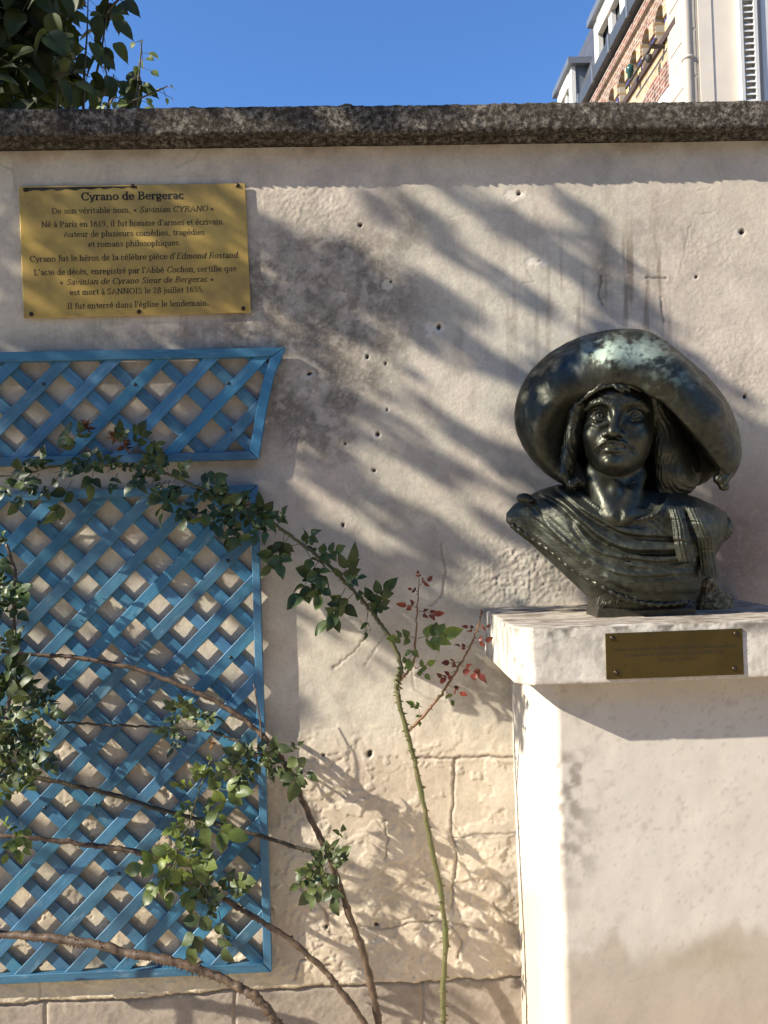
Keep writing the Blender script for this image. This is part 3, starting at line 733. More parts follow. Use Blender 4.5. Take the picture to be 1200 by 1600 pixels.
# ---------------------------------------------------------------- serif lettering drawn from strokes
def E(cx, cy, rx, ry, a0=0, a1=360, n=16):
    return [(cx + rx * math.cos(math.radians(a0 + (a1 - a0) * i / n)), cy + ry * math.sin(math.radians(a0 + (a1 - a0) * i / n))) for i in range(n + 1)]
def sf(x, y, w=.09): return [(x - w, y), (x + w, y)]
X = .44
G = {
 'a': (.41, [[(.32, .31), (.32, .06), (.37, .0), (.41, .03)], [(.07, .35), (.12, .43), (.2, .45), (.28, .42), (.32, .31)], [(.32, .26), (.2, .23), (.1, .18), (.065, .1), (.1, .02), (.19, .0), (.27, .04), (.32, .1)]]),
 'b': (.47, [[(.1, .7), (.1, 0)], E(.245, .225, .16, .225), sf(.06, .69, .05)]),
 'c': (.39, [E(.22, .225, .16, .22, 45, 325)]),
 'd': (.47, [[(.36, .7), (.36, 0)], E(.215, .225, .16, .225), sf(.32, .69, .05), sf(.4, .01, .05)]),
 'e': (.41, [E(.21, .225, .16, .22, 8, 322), [(.05, .25), (.37, .25)]]),
 'f': (.29, [[(.32, .62), (.28, .69), (.21, .7), (.15, .63), (.145, .5), (.145, 0)], sf(.16, .43, .12), sf(.15, .01, .1)]),
 'g': (.43, [E(.2, .29, .14, .155), [(.12, .16), (.07, .09), (.12, .05), (.29, .03), (.36, -.05), (.3, -.16), (.18, -.19), (.06, -.15), (.06, -.06), (.14, .03)], [(.3, .39), (.41, .43)]]),
 'h': (.49, [[(.1, .7), (.1, 0)], [(.1, .32), (.17, .42), (.26, .45), (.34, .41), (.37, .31), (.37, 0)], sf(.06, .69, .05), sf(.1, .01), sf(.37, .01)]),
 'i': (.23, [[(.115, .43), (.115, 0)], E(.115, .62, .022, .022, 0, 360, 8), sf(.115, .01), sf(.08, .43, .05)]),
 'j': (.23, [[(.13, .43), (.13, -.08), (.08, -.18), (-.02, -.17)], E(.13, .62, .022, .022, 0, 360, 8), sf(.09, .43, .05)]),
 'l': (.23, [[(.115, .7), (.115, 0)], sf(.115, .01), sf(.08, .69, .05)]),
 'm': (.74, [[(.1, .43), (.1, 0)], [(.1, .32), (.17, .42), (.25, .45), (.33, .41), (.36, .31), (.36, 0)], [(.36, .32), (.43, .42), (.51, .45), (.59, .41), (.62, .31), (.62, 0)], sf(.1, .01), sf(.36, .01), sf(.62, .01), sf(.06, .43, .05)]),
 'n': (.49, [[(.1, .43), (.1, 0)], [(.1, .32), (.17, .42), (.26, .45), (.34, .41), (.37, .31), (.37, 0)], sf(.1, .01), sf(.37, .01), sf(.06, .43, .05)]),
 'o': (.45, [E(.22, .225, .17, .225)]),
 'p': (.47, [[(.1, .43), (.1, -.2)], E(.245, .22, .16, .225), sf(.1, -.19), sf(.06, .43, .05)]),
 'q': (.47, [[(.36, .43), (.36, -.2)], E(.215, .22, .16, .225), sf(.36, -.19)]),
 'r': (.34, [[(.1, .43), (.1, 0)], [(.1, .3), (.16, .41), (.24, .45), (.31, .42), (.32, .37)], sf(.1, .01), sf(.06, .43, .05)]),
 's': (.36, [[(.3, .35), (.25, .43), (.17, .45), (.09, .41), (.07, .33), (.13, .265), (.25, .2), (.31, .12), (.28, .035), (.19, 0), (.1, .015), (.055, .1)]]),
 't': (.29, [[(.14, .57), (.14, .1), (.18, .01), (.28, .03)], sf(.15, .43, .11)]),
 'u': (.48, [[(.1, .43), (.1, .12), (.14, .02), (.22, 0), (.3, .04), (.36, .13)], [(.36, .43), (.36, 0)], sf(.06, .43, .05), sf(.32, .43, .05), sf(.4, .01, .05)]),
 'v': (.42, [[(.05, .43), (.21, 0), (.37, .43)], sf(.06, .43, .06), sf(.37, .43, .05)]),
 'x': (.42, [[(.05, .43), (.36, 0)], [(.36, .43), (.05, 0)]]),
 'y': (.42, [[(.05, .43), (.21, .02)], [(.37, .43), (.17, -.14), (.07, -.18)], sf(.06, .43, .06), sf(.37, .43, .05)]),
 'k': (.48, [[(.1, .7), (.1, 0)], [(.36, .43), (.12, .2)], [(.2, .27), (.4, 0)], sf(.1, .01)]),
 'A': (.62, [[(.06, 0), (.3, .68), (.56, 0)], [(.15, .22), (.46, .22)], sf(.07, .01, .06), sf(.55, .01, .07)]),
 'B': (.56, [[(.13, .67), (.13, 0)], [(.05, .67), (.3, .67), (.42, .61), (.44, .51), (.39, .4), (.28, .36), (.13, .36)], [(.28, .36), (.43, .31), (.49, .2), (.44, .06), (.3, .0), (.05, .0)]]),
 'C': (.60, [E(.33, .335, .27, .335, 40, 322), [(.53, .67), (.53, .5)]]),
 'D': (.64, [[(.13, .67), (.13, 0)], [(.05, .67), (.28, .67), (.46, .6), (.56, .43), (.56, .24), (.46, .07), (.28, 0), (.05, 0)]]),
 'E': (.56, [[(.13, .67), (.13, 0)], [(.05, .67), (.48, .67), (.49, .54)], [(.13, .35), (.38, .35)], [(.05, 0), (.48, 0), (.51, .14)]]),
 'I': (.30, [[(.15, .67), (.15, 0)], sf(.15, .67, .1), sf(.15, .0, .1)]),
 'L': (.54, [[(.13, .67), (.13, 0)], sf(.13, .67, .1), [(.05, 0), (.46, 0), (.49, .15)]]),
 'M': (.78, [[(.11, .67), (.11, 0)], [(.11, .67), (.38, .05), (.66, .67)], [(.67, .67), (.67, 0)], sf(.11, 0, .07), sf(.67, 0, .09), sf(.09, .67, .06), sf(.69, .67, .06)]),
 'N': (.66, [[(.11, .67), (.11, 0)], [(.11, .67), (.54, .0)], [(.54, .67), (.54, 0)], sf(.11, 0, .08), sf(.54, .67, .08), sf(.08, .67, .05)]),
 'O': (.66, [E(.33, .335, .27, .335)]),
 'P': (.53, [[(.13, .67), (.13, 0)], [(.05, .67), (.32, .67), (.45, .6), (.46, .45), (.38, .35), (.13, .33)], sf(.13, 0, .1)]),
 'R': (.60, [[(.13, .67), (.13, 0)], [(.05, .67), (.32, .67), (.45, .6), (.46, .45), (.36, .35), (.13, .34)], [(.3, .34), (.52, .02), (.58, .0)], sf(.13, 0, .1)]),
 'S': (.48, [[(.41, .53), (.34, .65), (.23, .68), (.12, .63), (.08, .52), (.14, .41), (.33, .3), (.41, .18), (.36, .05), (.23, -.01), (.12, .03), (.06, .15)]]),
 'T': (.57, [[(.28, .67), (.28, 0)], [(.05, .55), (.06, .67), (.51, .67), (.52, .55)], sf(.28, 0, .1)]),
 'Y': (.60, [[(.06, .67), (.3, .32), (.3, 0)], [(.54, .67), (.3, .32)], sf(.08, .67, .07), sf(.53, .67, .06), sf(.3, 0, .1)]),
 '0': (.46, [E(.23, .33, .17, .33)]), '1': (.40, [[(.1, .55), (.2, .66), (.2, 0)], sf(.2, 0, .1)]),
 '2': (.46, [[(.07, .5), (.1, .62), (.22, .67), (.34, .61), (.36, .48), (.26, .3), (.06, .0), (.4, .0), (.42, .1)]]),
 '5': (.46, [[(.36, .66), (.12, .66), (.1, .38), (.22, .42), (.35, .36), (.39, .2), (.32, .05), (.2, -.01), (.07, .05)]]),
 '6': (.46, [[(.36, .63), (.2, .58), (.1, .4), (.07, .22)], E(.23, .2, .16, .205)]),
 '8': (.46, [E(.23, .5, .13, .165), E(.23, .17, .165, .18)]), '9': (.46, [E(.23, .46, .16, .205), [(.39, .44), (.36, .2), (.24, .05), (.1, .02)]]),
 ',': (.22, [[(.11, .03), (.12, -.04), (.08, -.12)]]), '.': (.21, [E(.1, .025, .022, .022, 0, 360, 8)]), "'": (.17, [[(.09, .7), (.08, .52)]]),
 '<': (.40, [[(.17, .36), (.06, .23), (.17, .10)], [(.31, .36), (.20, .23), (.31, .10)]]), '>': (.40, [[(.08, .36), (.19, .23), (.08, .10)], [(.22, .36), (.33, .23), (.22, .10)]]),
}
ACC = {'é': ('e', [[(.19, .54), (.28, .68)]]), 'è': ('e', [[(.15, .68), (.24, .54)]]), 'à': ('a', [[(.15, .68), (.24, .54)]])}
def text_layout(runs):             # runs: [(string, italic)] -> strokes in em units, width
    x = 0; out = []
    for s, it in runs:
        for chx in s:
            if chx == ' ': x += .25; continue
            b, extra = ACC.get(chx, (chx, [])); adv, st = G[b]
            for q in st + extra:
                out.append([(x + a + (.24 * c if it else 0), c) for a, c in q])
            x += adv + .035
    return out, x
def lettering(lines, frame, mat, parent, y, name='inscription', bold=1.0):
    """lines: (runs, x_center, baseline, width, em, weight) in frame units"""
    mb = MB(); q = 0
    for runs, cxx, by, wid, em, wt in lines:
        st, W = text_layout(runs); sxx = wid / W
        for poly in st:
            pts = np.array([(cxx - wid / 2 + a * sxx, by - c * em) for a, c in poly])
            if len(pts) < 2: continue
            tx, ty = .088 * wt * em, .046 * wt * em
            d = np.gradient(pts, axis=0); d /= np.linalg.norm(d, axis=1)[:, None] + 1e-9
            n = np.stack([-d[:, 1], d[:, 0]], 1); hw = .5 * np.sqrt((n[:, 0] * tx) ** 2 + (n[:, 1] * ty) ** 2)
            pts[0] -= d[0] * ty * .4; pts[-1] += d[-1] * ty * .4
            A = pts + n * hw[:, None]; B = pts - n * hw[:, None]; k = len(pts)
            V = [frame(a, b, y - .00004 * (q % 12)) for a, b in np.concatenate([A, B])]
            mb.add(V, [(i, i + 1, k + i + 1, k + i) for i in range(k - 1)]); q += 1
    return mb.build(name, mat, parent)

def brass(name, c0, c1, rough, metal=0.6):
    M = Mat(name)
    n = M.noise(7, 5, 0.6); s = M.noise(1, 4, 0.6, vec=M.map((6, 6, 260)))
    c = M.mix(M.ramp(n, [(0.38, 0.0), (0.62, 1.0)]), c0, c1)
    c = M.mix(M.ramp(M.noise(46, 6, 0.7), [(0.62, 0.0), (0.74, 0.55)]), c, (c0[0] * .35, c0[1] * .33, c0[2] * .4))
    r = M.ramp(M.math('ADD', M.math('MULTIPLY', n, 0.6), M.math('MULTIPLY', s, 0.5)), [(0.3, rough - .08), (0.8, rough + .14)])
    M.set(Base_Color=c, Metallic=metal, Roughness=r)
    M.bump(M.math('ADD', M.noise(3, 2), M.math('MULTIPLY', s, 0.03)), 0.10, 0.05)
    return M
MAT_INK = simple('black_engraving', (0.012, 0.010, 0.008), 0.7)
MAT_BSCREW = simple('bronze_screw', (0.05, 0.035, 0.022), 0.45, 0.8)
def quadframe(c, Y):
    TL, TR, BR, BL = [np.array(P(a, b, Y)) for a, b in c]
    def f(s, t, y): 
        p = (TL * (1 - s) + TR * s) * (1 - t) + (BL * (1 - s) + BR * s) * t
        return (p[0], y, p[2])
    return f
# the text positions below were read off the plaque, in units of its own width and height
def conv1(runs, x0, x1, by, em, wt):
    cxx = (x0 + x1) / 2; s = (cxx - (83 + (by - 88) / 589 * 22)) / 1015; ytop = 88 - 14 * (cxx - 83) / 1014
    return runs, s, (by - ytop) / 585, (x1 - x0) / 1015, em / 585, wt
def conv_iso(conv, asp):           # the stroke code works in one unit for both axes
    def g(*l):
        runs, s, t, w, em, wt = conv(*l); return runs, s * asp, t, w * asp, em, wt
    return g
L1 = [([('Cyrano de Bergerac', 0)], 362, 822, 148, 50, 1.75), ([('De son véritable nom, < ', 0), ('Savinian CYRANO ', 1), ('>', 0)], 230, 957, 206, 37, 1.15),
      ([("Né à Paris en 1619, il fut homme d'armes et écrivain.", 0)], 185, 1006, 266, 37, 1.15), ([('Auteur de plusieurs comédies, tragédies', 0)], 283, 915, 311, 37, 1.15),
      ([('et romans philosophiques.', 0)], 393, 808, 357, 37, 1.15), ([("Cyrano fut le héros de la célèbre pièce d'", 0), ('Edmond Rostand.', 1)], 133, 1072, 418, 38, 1.15),
      ([("L'acte de décès, enregistré par l'Abbé ", 0), ('Cochon,', 1), (' certifie que', 0)], 150, 1058, 478, 38, 1.15),
      ([('< ', 0), ('Savinian de Cyrano Sieur de Bergerac ', 1), ('>', 0)], 265, 955, 523, 37, 1.15),
      ([('est mort à SANNOIS le 28 juillet 1655.', 0)], 310, 912, 569, 37, 1.15), ([("Il fut enterré dans l'église le lendemain.", 0)], 298, 933, 630, 37, 1.15)]
c1 = [(29, 291), (383, 286), (392, 488), (37, 497)]
ASP = 355 / 203
def plaque_iso(label, corners, Yb, th, mat, screws, lines, ink, conv, asp):
    fr = quadframe(corners, Yb - th)
    o = fr(.5, 1, Yb); t = thing('plaque', label, 'plaque', o)
    mb = MB(); mb.prism([fr(0, 0, Yb - th), fr(0, 1, Yb - th), fr(1, 1, Yb - th), fr(1, 0, Yb - th)], (0, th, 0))
    bevel(mb.build('plate', mat, t), .0012, 2)
    for (a, b) in screws:
        p = P(a, b, Yb - th); m2 = MB(); m2.dome(p, (0, -1, 0), .0068, .0042, 14); m2.tube([p + [0, -.003, 0], p + [0, -.0048, 0]], .0022, 8)
        m2.build('screw', MAT_BSCREW, t, True)
    cv = conv_iso(conv, asp)
    lettering([cv(*l) for l in lines], lambda a, b, y: fr(a / asp, b, y), ink, t, Yb - th - .0006)
    return t, fr
M1 = brass('old_brass', (0.66, 0.43, 0.105), (0.44, 0.29, 0.085), 0.40, .58)
t, fr = plaque_iso('large brass plaque of black text screwed to the wall', c1, WALL_Y - .008, .004, M1.m,
                   [(40, 297), (207, 291), (371, 290), (49, 491), (217, 487), (380, 482)], L1, MAT_INK, conv1, ASP)
# the dark corroded strip along its upper edge
mb = MB(); yy = WALL_Y - .012 - .0004; top = [(.02 + .5 * i / 24, .012) for i in range(25)]; bot = [(a, .035 + .012 * math.sin(i * 1.9) * .5 - .014 * (i / 24) + .006 * RNG.random()) for i, (a, _) in enumerate(top)]
mb.add([fr(a, b, yy) for a, b in top + bot], [(i, i + 1, 26 + i, 25 + i) for i in range(24)])
mb.build('tarnish', simple('tarnish', (0.035, 0.026, 0.016), 0.6, 0.3, 0.4), t)

def conv2(runs, x0, x1, by, em, wt):
    cxx = (x0 + x1) / 2; s = (cxx - 86) / 1024; yt = 96 - 36 * (cxx - 80) / 1030
    return runs, s, (by - yt) / 342, (x1 - x0) / 1024, em / 342, wt
L2 = [([('Ce buste a été réalisé en 1999 par ', 0), ('DAN ROBERT ', 1), ('artiste Sannoisien', 0)], 138, 1048, 212, 36, 1.1),
      ([('et inauguré le 29 avril 1999 par Yanick PATERNOTTE,', 0)], 222, 966, 254, 36, 1.1), ([('Maire de SANNOIS.', 0)], 470, 780, 296, 34, .8)]
M2 = brass('dark_brass', (0.13, 0.095, 0.032), (0.085, 0.064, 0.024), 0.30, .85)
plaque_iso('small dark brass plaque fixed to the front of the pedestal slab', [(946, 990), (1160, 982), (1163, 1054), (948, 1062)], SF - .0005, .004, M2.m,
           [(957, 997), (1150, 990), (963, 1051), (1148, 1045)], L2, simple('faded_ink', (0.03, 0.022, 0.012), 0.6), conv2, 214 / 72)

# ---------------------------------------------------------------- bronze bust
# sculpted as signed distance fields over (u, v, z): photo pixels on the bust's own plane, z pixels towards the street
B_Y0 = 2.13; B_S = 2.13 / FPX
def bust_world(V):
    Y = B_Y0 - V[:, 2] * B_S
    return P(V[:, 0], V[:, 1], Y)
def bronze(name, rough=0.36, grain=1.0, fibre=0.0):
    M = Mat(name)
    a = M.attr(); col = a.outputs['Color']; al = a.outputs['Alpha']
    n = M.noise(55, 6, 0.65); f = M.noise(330, 3, 0.6)
    c = M.mix(1.0, col, M.ramp(n, [(0.25, (0.62, 0.62, 0.66)), (0.7, (1.35, 1.28, 1.15))]), 'MULTIPLY')
    c = M.mix(M.ramp(M.noise(90, 6, 0.7), [(0.62, 0.0), (0.76, 0.30)]), c, (0.10, 0.125, 0.105))
    r = M.ramp(n, [(0.25, rough + .12), (0.75, rough - .07)])
    M.set(Base_Color=c, Roughness=r, Metallic=M.math('SUBTRACT', 0.86, M.math('MULTIPLY', al, 0.75)))
    hh = M.math('ADD', n, M.math('MULTIPLY', f, 0.4))
    if fibre: hh = M.math('ADD', hh, M.math('MULTIPLY', M.noise(1.0, 4, 0.65, dist=.4, vec=M.map((26, 26, 300), rot=(0, math.radians(-36), 0))), fibre))
    M.bump(hh, 0.16 * grain, 0.004)
    return M.m
MAT_BRONZE = bronze('dark_bronze', .42); MAT_HAT = bronze('hat_bronze', 0.48, 1.6); MAT_CLOTH = bronze('cloth_bronze', 0.47, 1.8, 2.4)
bust = thing('bust_statue', 'dark bronze bust of a moustached man in a huge wide-brimmed hat on the pedestal', 'statue', P(1002, 950, 2.14))
bz = P(1000, 962, 2.07)[2]
def dark(V, k=(0.058, 0.061, 0.049)):
    C = np.zeros((len(V), 4)); C[:, :3] = k; return C
def put(name, F, ax_, mat, colf=None):
    V, Q = surface_net(F, ax_)
    C = dark(V) if colf is None else colf(V)
    Wd = bust_world(V); Wd[:, 2] = np.maximum(Wd[:, 2], slab_zt - .004)
    return mk(name, Wd, Q[:, ::-1], mat, bust, True, C)

# ---- head and neck
ax_, p = axes((885, 590, -45), (1055, 822, 128), 1.5)
u, v, z = p
F = sd_ell(p, (968, 640, 20), (60, 62, 72))
F = smin(F, sd_ell(p, (965, 622, 50), (50, 32, 42)), 14)
F = smin(F, sd_ell(p, (966, 678, 42), (55, 62, 52)), 12)
F = smin(F, sd_ell(p, (962, 706, 50), (43, 33, 44)), 14)
F = smin(F, sd_ell(p, (958, 722, 74), (25, 17, 24)), 14)
F = smin(F, sd_ell(p, (931, 680, 68), (19, 19, 20)), 14)
F = smin(F, sd_ell(p, (998, 679, 66), (19, 19, 20)), 14)
F = smin(F, sd_ell(p, (957, 696, 86), (23, 17, 17)), 10)
# neck and upper chest
F = smin(F, sd_chain(p, [(962, 715, 10), (955, 768, 18), (968, 812, 26)], [46, 46, 58]), 10)
F = smin(F, sd_cap(p, (924, 735, 38), (960, 806, 78), 8, 9), 18)
F = smin(F, sd_cap(p, (1002, 742, 38), (977, 806, 82), 9, 9), 16)
F = smin(F, sd_cap(p, (962, 806, 78), (900, 800, 60), 7, 7), 10)
F = smin(F, sd_cap(p, (978, 806, 80), (1050, 800, 58), 7, 7), 10)
F = smax(F, -sd_ell(p, (968, 806, 98), (7, 12, 10)), 6)
F = smin(F, sd_ell(p, (962, 768, 62), (10, 13, 12)), 10)
# sockets, brows
F = smax(F, -sd_ell(p, (937, 648, 104), (17, 12.5, 18)), 9)
F = smax(F, -sd_ell(p, (992, 647, 102), (17, 12.5, 18)), 9)
F = smin(F, sd_chain(p, [(916, 640, 74), (926, 630, 85), (942, 626, 92), (955, 632, 95)], [3.5, 4.8, 5, 4]), 8)
F = smin(F, sd_chain(p, [(974, 631, 95), (986, 625, 91), (1001, 628, 84), (1013, 638, 72)], [4, 5, 4.8, 3.5]), 8)
# nose
F = smin(F, sd_chain(p, [(963, 632, 92), (962, 652, 98), (959, 670, 109)], [7, 6.5, 8]), 9)
F = smin(F, sd_ell(p, (958, 675, 111), (9.5, 8.5, 9)), 6)
F = smin(F, sd_ell(p, (946, 679, 101), (7, 6.5, 9)), 5)
F = smin(F, sd_ell(p, (970, 679, 101), (7, 6.5, 9)), 5)
F = smax(F, -sd_ell(p, (949.5, 684, 107), (4.2, 3.6, 7)), 2.5)
F = smax(F, -sd_ell(p, (966, 684, 107), (4.2, 3.6, 7)), 2.5)
# folds beside the nose, tear bags
F = smax(F, -sd_chain(p, [(941, 683, 99), (933, 692, 96), (926, 706, 88)], [2.4, 2.6, 1.5]), 6)
F = smax(F, -sd_chain(p, [(975, 683, 98), (984, 692, 94), (992, 706, 86)], [2.4, 2.6, 1.5]), 6)
F = smin(F, sd_chain(p, [(926, 662, 84), (936, 666, 88), (947, 663, 90)], [1.8, 2.4, 1.8]), 7)
F = smin(F, sd_chain(p, [(981, 662, 89), (992, 666, 87), (1004, 662, 80)], [1.8, 2.4, 1.8]), 7)
# eyes
for (cu, cv, cz, s) in ((937.5, 649.5, 77.5, -1), (992, 648.5, 76.5, 1)):
    eye = sd_ell(p, (cu, cv, cz), (13.5, 12, 13.5))
    r = np.sqrt((u - cu - .5) ** 2 + (v - cv + .5) ** 2)
    eye = eye + 1.3 * np.exp(-((r - 5.6) / 1.1) ** 2) + 3.2 * np.exp(-(r / 2.3) ** 2) + 0 * z
    F = np.minimum(F, eye)
    up = [(cu - 14, cv + 2.5, cz + 6), (cu - 8.5, cv - 5.5, cz + 11.5), (cu, cv - 8.2, cz + 12.5), (cu + 8.5, cv - 5.5, cz + 11.5), (cu + 14, cv + 2.5, cz + 6)]
    lo_ = [(cu - 14, cv + 2.5, cz + 6), (cu - 8, cv + 6, cz + 11), (cu, cv + 7.5, cz + 11.5), (cu + 8, cv + 6, cz + 11), (cu + 14, cv + 2.5, cz + 6)]
    F = smin(F, sd_chain(p, up, [1.2, 1.6, 1.8, 1.6, 1.2]), 2.5)
    F = smin(F, sd_chain(p, lo_, [1.0, 1.3, 1.5, 1.3, 1.0]), 2.5)
    F = smax(F, -sd_chain(p, [(a, b - 4.6, c + 1.0) for a, b, c in up], [.6, 1.2, 1.3, 1.2, .6]), 1.8)
# mouth, moustache, chin
F = smin(F, sd_chain(p, [(940, 698, 93), (950, 694.5, 101), (957, 696, 103), (965, 694.5, 101), (976, 698, 92)], [2.2, 3.3, 3.2, 3.3, 2.2]), 3)
F = smin(F, sd_chain(p, [(943, 702.5, 93), (951, 704.5, 100), (964, 704.5, 100), (973, 702, 92)], [2.5, 4.2, 4.2, 2.5]), 3)
F = smax(F, -sd_chain(p, [(938, 699.5, 95), (950, 699.3, 106), (957, 700, 108), (965, 699.3, 106), (979, 699.5, 94)], [.8, 1.5, 1.4, 1.5, .8]), 1.5)
F = smax(F, -sd_cap(p, (945, 711, 102), (969, 711, 102), 2.5, 2.5), 6)
F = smin(F, sd_ell(p, (955, 722, 94), (12, 8.5, 9)), 7)
F = smin(F, sd_ell(p, (956, 712, 95), (3.5, 4.5, 4)), 3)
F = smin(F, sd_chain(p, [(955, 688.5, 104), (945, 690, 104), (935, 696, 99), (925, 704, 89)], [1.8, 2.5, 2.3, 1.2]), 3)
F = smin(F, sd_chain(p, [(960, 688.5, 104), (970, 690, 103), (981, 695, 97), (991, 702, 87)], [1.8, 2.5, 2.3, 1.2]), 3)
ms = (np.exp(-((v - 694 - .025 * (u - 957) ** 2 * .35) / 5) ** 2) * (np.abs(u - 957) < 36)) * sstep(92, 99, z + .3 * np.abs(u - 957))
F = F + 0.45 * ms * np.sin((u - 957) * 1.3 + np.sign(u - 957) * (v - 690) * .9)
br = np.exp(-((v - 628 + 0 * u) / 6) ** 2) * ((np.abs(u - 937) < 20) | (np.abs(u - 994) < 20)) * sstep(70, 84, z)
F = F + 0.6 * br * np.sin(1.2 * u + .9 * v)
F = F + 0.55 * np.exp(-((v - 618) / 9) ** 2) * np.sin(v * .9 + .02 * (u - 966) ** 2 * .3) * (z > 60)
F = F + 0.5 * fbm(u / 14 + z / 20, v / 14 + z / 17, 3, 110)
head = put('head', F, ax_, MAT_BRONZE)

# ---- hair
ax_, p = axes((872, 588, -40), (1104, 786, 112), 1.9)
u, v, z = p
F = sd_chain(p, [(916, 612, 66), (901, 645, 52), (895, 680, 46), (888, 715, 44), (883, 740, 46), (893, 756, 50), (904, 750, 52)], [13, 13, 13, 12, 10, 8, 6], 5)
F = smin(F, sd_chain(p, [(1022, 616, 50), (1036, 650, 30), (1046, 700, 22), (1052, 742, 16), (1042, 766, 18)], [12, 20, 28, 31, 20], 6), 8)
F = smin(F, sd_ell(p, (1062, 733, 8), (34, 42, 30)), 10)
F = smin(F, sd_ell(p, (968, 640, 2), (72, 60, 70)), 8)
fr_ = [[(905, 632, 74), (922, 615, 88), (945, 606, 96), (962, 603, 98)], [(958, 600, 96), (964, 608, 100), (972, 613, 98)], [(966, 600, 96), (974, 607, 99), (983, 612, 95)],
       [(976, 600, 96), (986, 605, 96), (1000, 612, 88)], [(985, 600, 92), (1005, 606, 86), (1022, 622, 70)], [(940, 602, 95), (930, 612, 93), (915, 624, 83)]]
for c_ in fr_: F = smin(F, sd_chain(p, [(a, b - 2, c - 2) for a, b, c in c_], [3.2, 3.6, 3.2, 2.4][:len(c_)]), 2.0)
F = smax(F, -sd_ell(p, (893, 738, 62), (5, 12, 14)), 4)
ph = 0.75 * u + 0.5 * z + 5 * np.sin(v / 17 + .02 * u) + 3 * fbm(u / 18, v / 30 + z / 40, 3, 120)
hk = .25 + .75 * sstep(612, 640, v)
F = F + hk * (.8 * np.sin(ph) * (0.6 + .4 * fbm(u / 25, v / 25, 2, 121)) + 0.6 * np.sin(ph * 2.1 + 1))
put('hair', F, ax_, MAT_BRONZE)

# ---- hat
ax_, p = axes((796, 504, -84), (1172, 800, 122), 2.4)
u, v, z = p
dr = np.maximum(u - 985, 0); vv = v - 0.29 * dr * sstep(0, 90, dr)
F = sd_ell((u, vv, z), (981, 648, 8), (177, 134, 84))
F = smin(F, sd_ell(p, (975, 600, -30), (95, 80, 60)), 25)
# roll of the brim over the forehead and down the right side
F = smin(F, sd_chain(p, [(890, 590, 52), (965, 570, 68), (1040, 592, 70), (1095, 650, 62), (1128, 712, 40)], [30, 36, 38, 36, 24], 12), 30)
# the hollow on the left, and the head opening
F = smax(F, -sd_ell(p, (908, 705, 92), (78, 84, 62)), 16)
opening = np.sqrt(((u - 966) / 74) ** 2 + ((v - 678) / 77) ** 2)
F = smax(F, -np.maximum((opening - 1) * 60, -(z + 18)), 5)
dl = ((u - 1028) * 118 - (v - 622) * 102) / 156.0
dl = dl - 5 * np.sin(np.clip((u - 1028) / 105, 0, 1) * math.pi)
F = smax(F, -smax(smax(smax(dl + 0 * z, 622 - v + 0 * z, 10), 992 - u + 0 * z + 0 * v, 6), -(z + 30), 4), 3)
ln = v - (768 - .24 * (u - 1060))
F = smax(F, np.where(u > 1010, ln, -99) + 0 * z, 5)
F = F + 0.9 * fbm(u / 22 + z / 30, v / 22 + z / 24, 3, 130) + 0.45 * fbm(u / 5 + z / 6, v / 5 - z / 7, 2, 131)
def hatcol(V):
    C = dark(V, (0.046, 0.049, 0.040)); u, v = V[:, 0], V[:, 1]
    n = fbm(u / 12, v / 10, 5, 132, .65); g = fbm(u / 30, v / 26, 4, 133)
    pat = np.clip(1.1 * blob(u, v, 945, 553, 36, 17) + 0.75 * blob(u, v, 1005, 553, 36, 18) + .5 * blob(u, v, 975, 533, 80, 16) + .32 * blob(u, v, 1060, 590, 60, 35), 0, 1)
    k = np.clip(pat * sstep(-.25, .25, n + .6 * (pat - .5)) , 0, 1)
    k2 = .45 * blob(u, v, 890, 556, 42, 34) * sstep(-.3, .3, g)
    C[:, :3] = C[:, :3] * (1 - k2[:, None]) + np.array((.055, .085, .105)) * k2[:, None]
    C[:, :3] = C[:, :3] * (1 - k[:, None]) + np.array((0.27, 0.35, 0.29)) * k[:, None]
    br = .5 * blob(u, v, 1110, 680, 60, 70) * sstep(-.2, .4, g)
    C[:, :3] = C[:, :3] * (1 - br[:, None]) + np.array((.075, .05, .03)) * br[:, None]
    C[:, 3] = np.clip(k * .95 + k2 * .3, 0, 1); return C
hat = put('hat', F, ax_, MAT_HAT, hatcol)
ax_, p = axes((1100, 715, -10), (1160, 780, 75), 1.6)
u, v, z = p
F = smin(smin(sd_ell(p, (1134, 737, 34), (12, 13, 12)), sd_ell(p, (1127, 748, 38), (13, 10, 11)), 5), sd_ell(p, (1131, 759, 36), (9, 8, 9)), 4)
F = F + .8 * np.sin(.9 * u + .6 * v + .5 * z)
put('brim_knot', F, ax_, MAT_BRONZE)

# ---- draped torso
OUT = [(912, 760), (872, 757), (846, 764), (822, 776), (803, 788), (791, 802), (791, 815), (804, 830), (832, 852), (866, 884), (894, 910), (909, 924), (922, 938), (926, 975), (1086, 975),
       (1088, 940), (1094, 925), (1098, 905), (1104, 880), (1118, 868), (1132, 845), (1140, 820), (1136, 802), (1118, 790), (1086, 776), (1050, 766), (1010, 762)]
def poly_sd(u, v, pts):
    d = seg_dist(u, v, pts + [pts[0]]); ins = np.zeros(np.shape(u), bool)
    for (a, b), (c, e) in zip(pts, pts[1:] + [pts[0]]):
        cond = ((b > v) != (e > v))
        with np.errstate(divide='ignore', invalid='ignore'):
            xi = (c - a) * (v - b) / (e - b + 1e-12) + a
        ins ^= cond & (u < xi)
    return np.where(ins, -d, d)
ax_, p = axes((782, 748, -70), (1152, 968, 124), 1.7)
U, Vv = np.meshgrid(ax_[0], ax_[1], indexing='ij'); U = U.astype(float); Vv = Vv.astype(float)
d2 = poly_sd(U, Vv, OUT)
R = 46.0
